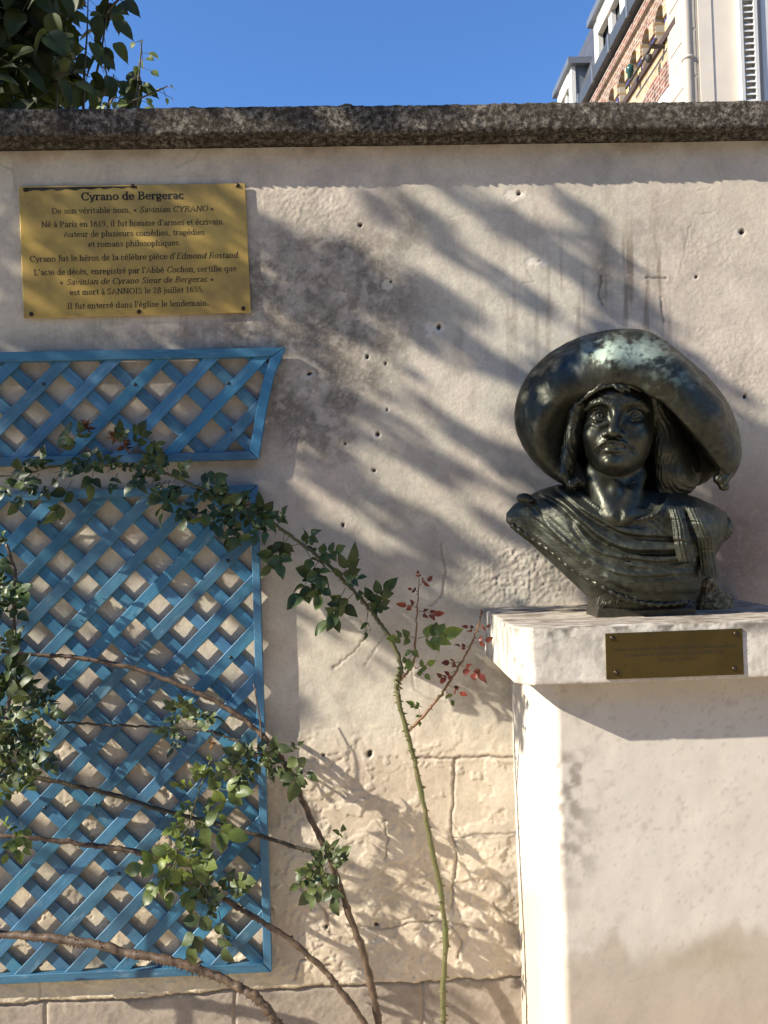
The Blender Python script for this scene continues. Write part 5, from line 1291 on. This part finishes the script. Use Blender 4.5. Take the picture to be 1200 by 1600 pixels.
# ---------------------------------------------------------------- house behind the wall, upper right
HX = 3.1                           # its brick side stands square to the garden wall
def h_(u, v, dx=0.0): q = PX(u, v, HX + dx); return q[1], q[2]
def zline(u0, v0, u1, v1):         # height of a line along the facade
    (y0, z0), (y1, z1) = h_(u0, v0), h_(u1, v1); return (z0 + z1) / 2
Z_RAIL = zline(1053, 45, 983, 153) ; Z_MOULD = zline(1025, 0, 933, 153); Z_GUT0 = zline(1012, 0, 920, 155); Z_GUT1 = zline(1000, 0, 912, 150)
Y_NEAR = h_(1048, 60)[0]; Y_COR = PX(1087, 80, HX)[1]; Y_FAR = 24.0
house = thing('house', 'tall house with a brick arcade frieze, slate mansard and cream plastered front', 'house', (HX, Y_COR, 0))
def brickmat(name, c1, c2, mortar, sc=1.0):
    M = Mat(name); s = M.n('ShaderNodeSeparateXYZ'); M.l(M.co(), s.inputs[0]); cb = M.n('ShaderNodeCombineXYZ')
    M.l(s.outputs[1], cb.inputs[0]); M.l(s.outputs[2], cb.inputs[1])
    b = M.n('ShaderNodeTexBrick'); M.l(cb.outputs[0], b.inputs['Vector'])
    b.inputs['Color1'].default_value = (*c1, 1); b.inputs['Color2'].default_value = (*c2, 1); b.inputs['Mortar'].default_value = (*mortar, 1)
    b.inputs['Scale'].default_value = 1.0; b.inputs['Brick Width'].default_value = .20 * sc; b.inputs['Row Height'].default_value = .075 * sc; b.inputs['Mortar Size'].default_value = .010
    c = M.mix(1.0, b.outputs[0], M.ramp(M.noise(6, 5, .65), [(.25, .6), (.75, 1.35)]), 'MULTIPLY')
    M.set(Base_Color=c, Roughness=.9); M.bump(b.outputs['Fac'], .4, -.02); return M.m
MAT_BRICK = brickmat('red_brick', (.24, .075, .045), (.13, .055, .04), (.30, .25, .20), .62)
MAT_YBRICK = brickmat('yellow_brick', (.45, .30, .13), (.36, .24, .11), (.42, .36, .28), .62)
MAT_MIXBRICK = brickmat('mixed_brick', (.26, .13, .07), (.16, .09, .06), (.34, .28, .22), .62)
MAT_WHITE = simple('white_paint', (.60, .58, .53), .5, 0, .05, 20)
MAT_CREAM = simple('cream_render', (.66, .58, .47), .9, 0, .08, 3, .2)
MAT_STONE = simple('pale_stone', (.42, .375, .305), .85, 0, .12, 6, .2)
MAT_ZINC = simple('zinc', (.16, .175, .20), .45, .35, .2, 6)
MAT_DARKZ = simple('dark_gutter', (.07, .08, .09), .5, .3, .2, 8)
M = Mat('slate'); s = M.n('ShaderNodeSeparateXYZ'); M.l(M.co(), s.inputs[0]); cb = M.n('ShaderNodeCombineXYZ'); M.l(s.outputs[1], cb.inputs[0]); M.l(s.outputs[2], cb.inputs[1])
b = M.n('ShaderNodeTexBrick'); M.l(cb.outputs[0], b.inputs['Vector']); b.inputs['Color1'].default_value = (.05, .052, .06, 1); b.inputs['Color2'].default_value = (.085, .088, .10, 1); b.inputs['Mortar'].default_value = (.02, .02, .022, 1)
b.inputs['Scale'].default_value = 1; b.inputs['Brick Width'].default_value = .2; b.inputs['Row Height'].default_value = .13; b.inputs['Mortar Size'].default_value = .008
M.set(Base_Color=b.outputs[0], Roughness=.55); MAT_SLATE = M.m
MAT_RECESS_SHADE = simple('recess_shade', (.035, .025, .018), .9)  # near-black backing paints in the shade deep inside the arches
def hbox(mb, x0, x1, y0, y1, z0, z1): mb.box((HX + x0, y0, z0), (HX + x1, y1, z1))
# brick side below the frieze (mostly hidden by the garden wall)
mb = MB(); hbox(mb, .0, .4, Y_NEAR, Y_FAR, 0, Z_RAIL - .55); mb.build('side_wall', MAT_YBRICK, house)
mb = MB(); hbox(mb, -.012, .4, Y_NEAR, Y_FAR, Z_RAIL - .548, Z_RAIL - .03); mb.build('yellow_band', MAT_YBRICK, house)
# frieze plate with arched recesses
arch_px = [(1031, 30), (1007, 62), (991, 90), (973, 117), (956, 142)]
ya = [h_(a, b)[0] for a, b in arch_px]; step = float(np.mean(np.diff(ya)))
ys = [ya[0] + step * i for i in range(-1, 12)]; aw = step * .30; zs_ = Z_RAIL + .06; zc = Z_RAIL + (Z_MOULD - Z_RAIL) * .52
zc = min(zc, Z_MOULD - aw - .12)
mb = MB(); mv = MB()
for yc in ys:
    L0, L1 = yc - step / 2, yc + step / 2; n = 10
    A = [(yc - aw, zs_)] + [(yc + aw * math.cos(math.radians(180 - 180 * i / n)), zc + aw * math.sin(math.radians(180 * i / n))) for i in range(n + 1)] + [(yc + aw, zs_)]
    for i in range(len(A) - 1):
        (y0, z0), (y1, z1) = A[i], A[i + 1]
        if i == 0: quad = [(L0, zs_), (y0, z0), (y1, z1), (L0, z1)]
        elif i == len(A) - 2: quad = [(y0, z0), (y1, z1), (L1, zs_), (L1, z0)]
        else: quad = [(y0, z0), (y1, z1), (y1, Z_MOULD), (y0, Z_MOULD)]
        mb.add([(HX, y, z) for y, z in quad], [(0, 1, 2, 3)])
        mv.add([(HX, y0, z0), (HX, y1, z1), (HX + .4, y1, z1), (HX + .4, y0, z0)], [(0, 1, 2, 3)])
    for sgn, e0, e1 in ((-1, L0, yc - aw), (1, yc + aw, L1)):
        mb.add([(HX, e0, zc), (HX, e1, zc), (HX, e1, Z_MOULD), (HX, e0, Z_MOULD)], [(0, 1, 2, 3)])
mb.build('brick_frieze', MAT_MIXBRICK, house); mv.build('arch_reveal', MAT_YBRICK, house)
mb = MB(); hbox(mb, .36, .40, Y_NEAR, ys[-1] + step, Z_RAIL, Z_MOULD); mb.build('recess_back', MAT_RECESS_SHADE, house)
for i, yc in enumerate(ys[:8]):
    mb = MB(); n = 12; r0, r1 = aw * 1.02, aw * 1.55
    for k in range(n):             # one voussoir per step, slightly apart
        a0, a1 = math.pi * (k + .07) / n, math.pi * (k + .93) / n
        q = [(yc - r * math.cos(a), zc + r * math.sin(a)) for a, r in ((a0, r0), (a1, r0), (a1, r1), (a0, r1))]
        mb.prism([(HX - .008, y, z) for y, z in q], (.03, 0, 0))
    mb.build('brick_arch', MAT_BRICK if i % 2 == 0 else MAT_MIXBRICK, house)
    mb = MB(); ym = yc + step / 2; hbox(mb, -.02, .1, ym - step * .16, ym + step * .16, zs_ + .16, zs_ + .30); hbox(mb, -.01, .1, ym - step * .12, ym + step * .12, zs_ + .30, zc)
    mb.build('corbel', MAT_YBRICK, house)
    mb = MB(); hbox(mb, -.012, .1, ym - step * .13, ym + step * .13, zs_ - .05, zs_ + .13); tile = mb.build('ceramic_tile', simple('blue_tile', (.05, .05, .17), .35, 0, .2), house)
    mb = MB(); c = (HX - .014, ym, zs_ + .04)
    mb.add([(c[0], c[1] + .045 * math.cos(a), c[2] + .065 * math.sin(a)) for a in np.linspace(0, 2 * math.pi, 14, False)] + [(c[0] - .012, c[1], c[2])], [(k, (k + 1) % 14, 14) for k in range(14)])
    mb.build('boss', simple('yellow_boss', (.65, .52, .20), .4), tile)
mb = MB(); hbox(mb, -.035, .1, Y_NEAR, Y_FAR, Z_MOULD, Z_MOULD + .10); hbox(mb, -.015, .1, Y_NEAR, Y_FAR, Z_MOULD + .10, Z_GUT0 - .02); mb.build('cornice', MAT_BRICK, house)
mb = MB(); hbox(mb, -.10, .0, Y_NEAR, Y_FAR, Z_GUT0, Z_GUT1); o = mb.build('gutter', MAT_DARKZ, house)
for k in range(14):
    mb = MB(); y = Y_NEAR + .2 + .62 * k; hbox(mb, -.112, -.09, y, y + .05, Z_GUT0 - .02, Z_GUT1 + .03)
    mb.build('gutter_bracket', MAT_ZINC, house)
mb = MB(); hbox(mb, -.04, -.002, Y_NEAR - .2, Y_FAR, Z_RAIL - .03, Z_RAIL + .03); mb.build('iron_rail', simple('rusty_iron', (.06, .035, .025), .7), house)
# window arch below the rail with louvred shutters
yw = h_(1020, 153)[0] - .25; rw = 1.5; zcw = Z_RAIL - .42 - rw * .55
def arcpt(r, a): return (yw + r * math.cos(a), zcw + r * .62 * math.sin(a))
mb = MB(); n = 30
for k in range(n):
    a0, a1 = math.pi * (k + .06) / n, math.pi * (k + .94) / n
    q = [arcpt(rw * .83, a0), arcpt(rw * .83, a1), arcpt(rw * 1.10, a1), arcpt(rw * 1.10, a0)]
    q = [(max(y, Y_NEAR + .02), z) for y, z in q]
    mb.prism([(HX - .022, y, z) for y, z in q], (.1, 0, 0))
mb.build('window_arch', MAT_BRICK, house)
mb = MB(); q = [arcpt(rw * .83, math.pi * k / 20) for k in range(21)]; q = [(max(y, Y_NEAR + .02), z) for y, z in q] + [(max(yw - rw * .83, Y_NEAR + .02), 2.5), (yw + rw * .83, 2.5)]
mb.prism([(HX - .016, y, z) for y, z in q], (.012, 0, 0)); sh = mb.build('shutter', MAT_WHITE, house)
mb = MB()
for k in range(34):
    z = 3.0 + k * .07
    for y0 in (yw - .5, yw + .1): hbox(mb, -.034, -.018, y0, y0 + .4, z, z + .035)
mb.build('louvre', simple('grey_white', (.5, .49, .47), .6), sh)
# tie rod, ball and glass insulators of an old power line
z = Z_RAIL; y = h_(1040, 70)[0]
mb = MB(); mb.tube([(HX, y, z - .05), (HX - .16, y, z - .05)], .022, 8); mb.tube([(HX - .13, y - .1, z - .04), (HX - .13, y + .75, z - .04)], .014, 8); mb.build('insulator_arm', simple('iron', (.04, .03, .025), .7), house)
for k, (dy, cc) in enumerate(((.62, (.02, .07, .06)),)):
    mb = MB(); mb.tube([(HX - .13, y + dy, z), (HX - .13, y + dy, z + .05), (HX - .13, y + dy, z + .06), (HX - .13, y + dy, z + .12), (HX - .13, y + dy, z + .14)], [.028, .028, .042, .038, .012], 10); mb.build('insulator', simple('glass_insulator', cc, .2), house, True)
mb = MB(); mb.dome((HX - .13, y + .1, z - .10), (0, 0, -1), .035, .05, 12); mb.build('iron_ball', simple('iron_b', (.03, .025, .02), .6), house, True)
# mansard with two dormers
z0 = Z_GUT1; mb = MB()
mb.add([(HX + .02, Y_NEAR + .3, z0), (HX + .02, Y_FAR, z0), (HX + 1.0, Y_FAR, z0 + 2.7), (HX + 1.0, Y_NEAR + .3, z0 + 2.7), (HX + 6, Y_FAR, z0 + 2.9), (HX + 6, Y_NEAR + .3, z0 + 2.9)], [(0, 3, 2, 1), (3, 5, 4, 2)])
mb.build('mansard_roof', MAT_SLATE, house)
def dormer(y0, y1, zb, zt, proj, full=True):
    mb = MB(); x0 = HX - .05 + proj
    mb.box((x0 + .06, y0, zb), (x0 + 1.6, y0 + .08, zt)); mb.box((x0 + .06, y1 - .08, zb), (x0 + 1.6, y1, zt)); mb.box((x0 + 1.5, y0 + .08, zb), (x0 + 1.6, y1 - .08, zt)); d = mb.build('dormer', MAT_ZINC, house)
    mb = MB(); mb.box((x0, y0 - .02, zb), (x0 + .06, y0 + .14, zt)); mb.box((x0, y1 - .14, zb), (x0 + .06, y1 + .02, zt)); mb.box((x0 - .01, y0 + .14, zt - .22), (x0 + .06, y1 - .14, zt)); mb.box((x0 + .02, (y0 + y1) / 2 - .06, zb), (x0 + .07, (y0 + y1) / 2 + .06, zt - .22))
    mb.build('window_frame', MAT_WHITE, d)
    mb = MB(); mb.box((x0 + .08, y0 + .14, zb), (x0 + .1, y1 - .14, zt - .2)); G_ = Mat('pane'); G_.set(Base_Color=(.05, .06, .07), Roughness=.08); mb.build('pane', G_.m, d)
    mb = MB(); mb.box((x0 + .11, y0 + .2, zb), (x0 + .13, y0 + .55, zt - .25)); mb.build('curtain', simple('curtain', (.6, .6, .58), .9, 0, .1, 30), d)
    mb = MB(); mb.box((x0 - .06, y0 - .10, zt), (x0 + 1.8, y1 + .10, zt + .09)); mb.build('dormer_roof', MAT_ZINC, d)
yd0, _ = h_(985, 60); ydc = PX(933, 90, HX - .05)
yA_, zA_ = PX(980, 40, HX - .05)[1:], None
y_front0 = PX(977, 60, HX - .05)[1]; y_front1 = PX(930, 90, HX - .05)[1]
dormer(y_front0, y_front1, z0, PX(930, 33, HX - .05)[2], 0.0)
y2a = PX(893, 140, HX + .15)[1]; y2b = PX(871, 140, HX + .15)[1]
dormer(y2a, y2b, z0, PX(880, 130, HX + .15)[2], .2)
# near corner: pale stone quoin and pipe, then the cream front facing the street
mb = MB(); hbox(mb, -.03, .6, Y_COR, Y_NEAR, 0, 14); mb.build('stone_pier', MAT_STONE, house)
mb = MB()
for k in range(40):
    z = 3 + .42 * k; hbox(mb, -.036, .0, Y_COR - .003, Y_NEAR - .06, z, z + .40)
mb.build('quoin', MAT_STONE, house)
mb = MB(); mb.tube([(HX - .06, Y_COR + .03, 0), (HX - .06, Y_COR + .03, 14)], .045, 12); mb.tube([(HX - .06, Y_COR + .03, PX(1088, 90, HX)[2]), (HX - .06, Y_COR + .03, PX(1088, 86, HX)[2])], .055, 12); mb.build('drainpipe', simple('cream_pipe', (.45, .405, .335), .6, 0, .05, 20), house, True)
mb = MB(); mb.box((HX + .12, Y_COR - .02, 0), (HX + 9, Y_COR + .3, 14)); mb.box((HX + .02, Y_COR - .028, 0), (HX + .14, Y_COR - .021, 14)); mb.build('front_wall', MAT_CREAM, house)
YF = Y_COR - .02
xs0 = P(1152, 80, YF)[0]; xs1 = P(1180, 80, YF)[0]
mb = MB(); fy = YF - .06; z_lo, z_hi = 4.2, 7.6
mb.box((xs0, fy, z_lo), (xs0 + .03, YF, z_hi)); mb.box((xs1 - .03, fy, z_lo), (xs1, YF, z_hi)); mb.box((xs0 + .03, YF - .012, z_lo), (xs1 - .03, YF - .003, z_hi)); sh = mb.build('shutter', MAT_WHITE, house)
mb = MB()
for k in range(60):
    z = z_lo + .03 + k * .056; mb.add([(xs0 + .03, fy + .005, z), (xs1 - .03, fy + .005, z), (xs1 - .03, YF - .014, z + .045), (xs0 + .03, YF - .014, z + .045), (xs0 + .03, fy + .005, z + .008), (xs1 - .03, fy + .005, z + .008), (xs1 - .03, YF - .014, z + .053), (xs0 + .03, YF - .014, z + .053)],
        [(0, 1, 5, 4), (4, 5, 6, 7), (3, 2, 1, 0)])
mb.build('louvre', MAT_WHITE, sh)
mb = MB(); xw = xs1 + .05; mb.box((xw, YF - .03, z_lo), (xw + .07, YF, z_hi)); mb.box((xw + .07, YF - .03, 6.55), (xw + 1.2, YF, 6.62)); mb.box((xw + 1.2, YF - .03, z_lo), (xw + 1.27, YF, z_hi)); w_ = mb.build('window', MAT_WHITE, house)
G_ = Mat('front_pane'); G_.set(Base_Color=(.10, .11, .14), Roughness=.06)
mb = MB(); mb.box((xw + .07, YF - .012, z_lo), (xw + 1.2, YF - .003, 6.55)); mb.box((xw + .07, YF - .012, 6.62), (xw + 1.2, YF - .003, z_hi)); mb.build('pane', G_.m, w_)

# ---------------------------------------------------------------- leafy shrub hanging over the wall at the upper left
MAT_BIGLEAF = leafmat('broad_leaf', (0.045, 0.062, 0.014), .32, .55, .5)
MAT_PALE = leafmat('pale_leaf', (0.17, 0.22, 0.07), .4, .5, .3)
MAT_TWIG = canemat('twig', (0.06, 0.05, 0.03), (0.10, 0.085, 0.05))
shrub = thing('broadleaf_tree', 'dark broad-leaved tree hanging over the top of the wall at the upper left', 'tree', (-1.9, 3.3, 0))
def heart(mb, base, d, nrm, L, W):
    d = unit(d); s = unit(np.cross(nrm, d)); n = np.cross(d, s)
    prof = [(0, .10), (.06, .55), (.22, .93), (.42, 1.0), (.66, .80), (.86, .42), (.95, .14), (1.06, .01)]; vs = []
    fo = RNG.uniform(.1, .45); dr = RNG.uniform(.05, .4); wv_ = RNG.uniform(-.06, .06)
    for i, (t, w) in enumerate(prof):
        c = np.asarray(base) + d * L * t - n * dr * L * t * t
        for e in (-1, -.5, 0, .5, 1):
            vs.append(c + s * e * w * W * .5 + n * (fo * abs(e) * w * W * .5 + wv_ * W * math.sin(5 * t + 2 * e)))
    mb.add(vs, [(5 * i + k, 5 * i + k + 1, 5 * i + k + 6, 5 * i + k + 5) for i in range(len(prof) - 1) for k in range(4)])
mb = MB(); tw = MB(); pal = MB()
def spray(pts, n, L, wmul=.72, m_=None, y0=None):
    sp = spline(pts, 8); tw.tube(sp, list(np.linspace(.006, .0018, len(sp))), 5)
    for k in range(n):
        i = int(len(sp) * (k + .5) / n); b = sp[min(i, len(sp) - 1)]; a = RNG.uniform(0, 2 * math.pi)
        d = unit((math.cos(a), RNG.uniform(-.6, .6), math.sin(a) * .5 - .55)); q = b + d * RNG.uniform(.02, .05)
        tw.tube([b, q], [.0014, .001], 4, False)
        l = L * RNG.uniform(.7, 1.2); heart(m_ if m_ is not None else mb, q, d + np.array([0, 0, -.25]), unit((RNG.normal(0, .5), -.75 + RNG.normal(0, .4), .7)), l, l * wmul * RNG.uniform(.85, 1.1))
S = lambda u, v, y: np.array(P(u, v, y))
# dense mass to the left
for k in range(2400):
    u = RNG.uniform(-260, 138); v = RNG.uniform(-260, 172)
    if u > 100 + 26 * vnoise(v / 40, 0.5, 9) + (15 if v < 30 else 0): continue
    y = RNG.uniform(2.78, 3.6); b = S(u, v, y)
    a = RNG.uniform(0, 2 * math.pi); d = unit((math.cos(a), RNG.uniform(-.7, .3), math.sin(a) * .6 - .5)); l = RNG.uniform(.08, .125)
    heart(mb, b, d, unit((RNG.normal(0, .4), -.8 + RNG.normal(0, .3), .6 + RNG.normal(0, .3))), l, l * RNG.uniform(.66, .84))
    if k % 3 == 0: tw.tube([b, b - d * .07], [.0013, .001], 4, False)
for k in range(18):
    u = RNG.uniform(-200, 110); v = RNG.uniform(-60, 120); tw.tube(spline([S(u + RNG.uniform(-30, 30), v + 110, 3.0), S(u + RNG.uniform(-20, 20), v + 50, 2.95), S(u, v, 2.9)], 5), [.005, .002], 5)
# open sprays against the sky
spray([S(140, 175, 3.0), S(150, 120, 2.98), S(160, 70, 2.96), S(168, 10, 2.94), S(172, -30, 2.94)], 15, .080)
spray([S(130, 170, 2.95), S(132, 110, 2.93), S(136, 50, 2.92), S(138, -20, 2.92)], 13, .078)
spray([S(166, 20, 2.94), S(180, 4, 2.93), S(192, -6, 2.92)], 3, .075)
spray([S(168, 175, 2.9), S(174, 140, 2.9), S(178, 115, 2.88)], 6, .078)
spray([S(190, 170, 2.9), S(205, 130, 2.9), S(215, 110, 2.88)], 3, .08)
for (u, v, a, l) in ((200, 8, -40, .078), (188, 40, -40, .082), (186, 75, -55, .075), (207, 122, -55, .082), (230, 140, -35, .07), (152, 35, -90, .085), (148, 75, -60, .085), (165, 95, -35, .06), (150, 22, 10, .045), (172, 128, -75, .085), (195, 145, -20, .075), (150, 150, -95, .085)):
    aa = math.radians(a); heart(mb, S(u - 10 * math.cos(aa), v + 10 * math.sin(aa), 2.88), (math.cos(aa), -.1, math.sin(aa)), (RNG.normal(0, .3), -.9, .35), l, l * .62)
spray([S(212, 172, 2.86), S(216, 130, 2.85), S(219, 95, 2.84), S(222, 62, 2.84)], 16, .035, .85, pal)
spray([S(180, 178, 2.86), S(200, 160, 2.86), S(215, 155, 2.84), S(250, 140, 2.84), S(262, 134, 2.84)], 12, .026, .8, pal)
spray([S(168, 176, 2.84), S(174, 158, 2.83), S(182, 150, 2.83)], 6, .03, .8, pal)
MB.merge('foliage', [(mb, MAT_BIGLEAF), (pal, MAT_PALE), (tw, MAT_TWIG)], shrub)
t2_ = MB(); t2_.tube(spline([(-1.9, 3.3, 0), (-1.85, 3.25, 1.2), (-1.7, 3.2, 2.2), (-1.5, 3.1, 3.0), (-1.4, 3.05, 3.8)], 6), [.06, .05, .04, .03, .015], 10); t2_.build('trunk', MAT_TWIG, shrub, True)

# ---------------------------------------------------------------- street tree out to the left whose crown dapples the wall
def crown_density(u, v):
    """how leafy the crown is along the sun ray that ends at this point of the wall"""
    n = fbm(u / 75 + v / 120, v / 36 - u / 54, 2, 200); n2 = fbm(u / 120, v / 120, 3, 201)
    d = np.zeros_like(u)
    edge = 790 + (v - 262) * 1.0 + 40 * n2
    lo = np.where(u < 450, 905 + 30 * n2, 905 + (u - 455) * .66 + 26 * n2)
    d = np.where((u < edge) & (v < lo) & ((u < 1000) | (v < 1120)), 1.0, d)
    d = np.where((u < 460) & (v >= lo), np.clip(.32 + 1.2 * n - .25 * blob(u, v, 300, 980, 130, 110), 0, 1) * np.interp(v, [900, 1150, 1350, 1500, 1700], [.75, .75, .5, .2, .1]), d)
    d = np.where((u >= 460) & (v >= lo), .0, d)
    # shade on the hat's left and bands that reach the bust
    d = np.where((u > 1080) & (u < 1340) & (v > 760) & (v < 1120), 1.0, d)
    for a, b, c, e, w, k in ((900, 330, 1000, 500, 22, .6), (790, 262, 960, 420, 26, .8), (480, 960, 600, 1050, 14, .4), (700, 1040, 800, 1120, 10, .4), (520, 1350, 650, 1420, 16, .5), (560, 1500, 700, 1560, 14, .4)):
        q = seg_dist(u, v, [(a, b), (c, e)]); d = np.maximum(d, k * (q < w * (1 + .5 * n)))
    holes = [([(395, 292), (520, 340)], 30), ([(400, 285), (560, 284)], 14), ([(470, 300), (600, 376)], 16), ([(622, 270), (720, 345), (820, 420), (905, 470)], 19), ([(740, 272), (880, 352)], 12), ([(800, 272), (850, 292)], 14),
             ([(622, 380), (720, 440), (800, 500), (890, 535)], 20), ([(533, 538), (610, 594), (750, 650), (830, 690)], 16), ([(596, 522), (652, 560), (750, 600), (830, 640)], 17), ([(533, 573), (603, 643)], 10), ([(638, 647), (732, 717), (790, 755)], 12),
             ([(550, 700), (596, 738), (694, 790), (750, 836)], 14), ([(458, 710), (468, 756), (519, 794), (610, 850)], 14), ([(750, 515), (820, 555)], 17), ([(715, 636), (816, 682)], 13), ([(729, 773), (802, 797)], 13), ([(740, 905), (900, 938)], 24), ([(780, 850), (880, 905)], 14),
             ([(-20, 640), (60, 700)], 16), ([(150, 640), (190, 655)], 8), ([(80, 800), (130, 830)], 10), ([(300, 690), (360, 730)], 8)]
    for pts, w in holes:
        d = np.where(seg_dist(u, v, pts) < 1.22 * w * (1 + .25 * n), 0.0, d)
    # beyond the picture: an ordinary crown with gaps
    out = (u < -40) | (v < 200)
    d = np.where(out, np.clip(.75 + .8 * n2, 0, 1), d)
    d = np.where((u < -1500) | (v < -900) | (v > 1750), 0, d)
    d = np.where((v < 200) & (u > 420 + .5 * v), 0, d)
    ell = ((u + 330) / 1150) ** 2 + ((v - 330) / 1250) ** 2
    d = np.where(out & (ell > 1 + .35 * n2), 0, d)
    return d
stree = thing('street_tree', 'leafy street tree standing to the left, whose crown dapples the garden wall with shade', 'tree', (-5.8, 1.15, 0))
N = 27000
uu = RNG.uniform(-1500, 1500, N); vv_ = RNG.uniform(-900, 1750, N); dd_ = crown_density(uu, vv_)
keep = RNG.random(N) < dd_ * np.where((uu < -60) | (vv_ < 150), .4, np.where((uu < 460) & (vv_ > 905), .68, 1.0))
W_ = P(uu[keep], vv_[keep], WALL_Y); tt = 3.7 + RNG.normal(0, .45, len(W_)) + .25 * np.sin(uu[keep] / 90)
LP = W_ - SUN[None] * tt[:, None]
fu, fv = px(LP); ok_ = (LP @ np.array([0., 1, 0]) < .3) | (fu < -40) | (fu > 1240) | (fv < -60) | (fv > 1650); LP = LP[ok_]
mb = MB()
for q in LP:
    d = unit(RNG.normal(0, 1, 3) + np.array([.2, 0, -.4])); l = RNG.uniform(.04, .07)
    leaflet(mb, q - d * l * .5, d, unit(RNG.normal(0, .6, 3) - SUN * .9), l, l * .62, RNG.uniform(.05, .3), RNG.uniform(0, .25), 3)
mb.build('crown', leafmat('street_leaf', (0.05, 0.085, 0.025), .25, .5), stree, True)
tb = MB(); tb.tube(spline([(-5.8, 1.15, 0), (-5.78, 1.16, 1.5), (-5.85, 1.12, 3.0), (-5.75, 1.11, 4.0), (-5.8, 1.12, 5.0), (-5.6, 1.15, 6.2)], 8), [.17, .13, .12, .10, .06, .03], 12)
cm = np.median(LP, axis=0)
for k in range(14):
    e = LP[int(RNG.integers(0, len(LP)))]
    if e[2] < 2.9 or e[0] > -2.2: continue
    s = np.array([-5.78 + .03 * RNG.normal(), 1.12, RNG.uniform(3.2, 4.8)]); mid = s * .5 + e * .5 + np.array([0, 0, .3])
    tb.tube(spline([s, mid, e], 6), list(np.linspace(.03, .005, 13)), 7)
tb.build('trunk', canemat('bark', (.09, .075, .055), (.16, .135, .10), .9), stree, True)
# unseen houses added behind the viewer to cut sky fill and darken reflections

MAT_FAC = simple('beige_render', (0.30, 0.26, 0.21), .9, 0, .12, 2, .1); MAT_ROOFB = simple('tile_roof', (0.12, 0.07, 0.05), .8, 0, .3, 14, .3)  # beige wall colour of the first added house
MAT_GLS = Mat('dark_glass').set(Base_Color=(.03, .035, .04), Roughness=.08).m
def added_townhouse(name, label, x0, x1, y, h, mat):
    t = thing(name, label, 'house', ((x0 + x1) / 2, y, 0)); W = x1 - x0
    mb = MB(); mb.box((x0, y - 9, 0), (x1, y, h)); mb.build('wall', mat, t)
    mb = MB(); mb.prism([(x0 - .3, y + .4, h), (x0 - .3, y - 9.4, h), (x0 - .3, y - 4.5, h + 3)], (W + .6, 0, 0)); mb.build('roof', MAT_ROOFB, t)
    nw = int(W // 2.2)
    for k in range(nw):
        xc = x0 + (k + .5) * W / nw
        for zf_ in np.arange(.9, h - 1.8, 2.9):
            mb = MB(); mb.box((xc - .62, y + .002, zf_), (xc - .5, y + .08, zf_ + 1.6)); mb.box((xc + .5, y + .002, zf_), (xc + .62, y + .08, zf_ + 1.6)); mb.box((xc - .5, y + .002, zf_ + 1.5), (xc + .5, y + .08, zf_ + 1.6)); mb.box((xc - .7, y + .002, zf_ - .08), (xc + .7, y + .14, zf_ - .002))
            w = mb.build('window', MAT_WHITE, t); mb = MB(); mb.box((xc - .5, y + .002, zf_), (xc + .5, y + .03, zf_ + 1.5)); mb.build('pane', MAT_GLS, w)
added_townhouse('house', 'unseen beige terraced house added across the road, two rows of windows, left of the other', -17, -1.2, -9.5, 6.6, MAT_FAC)
added_townhouse('house', 'unseen brown terraced house added across the road, three rows of windows, right of the other', -1.0, 15, -10.2, 8.4, simple('brown_render', (.30, .24, .18), .9, 0, .15, 2, .1))
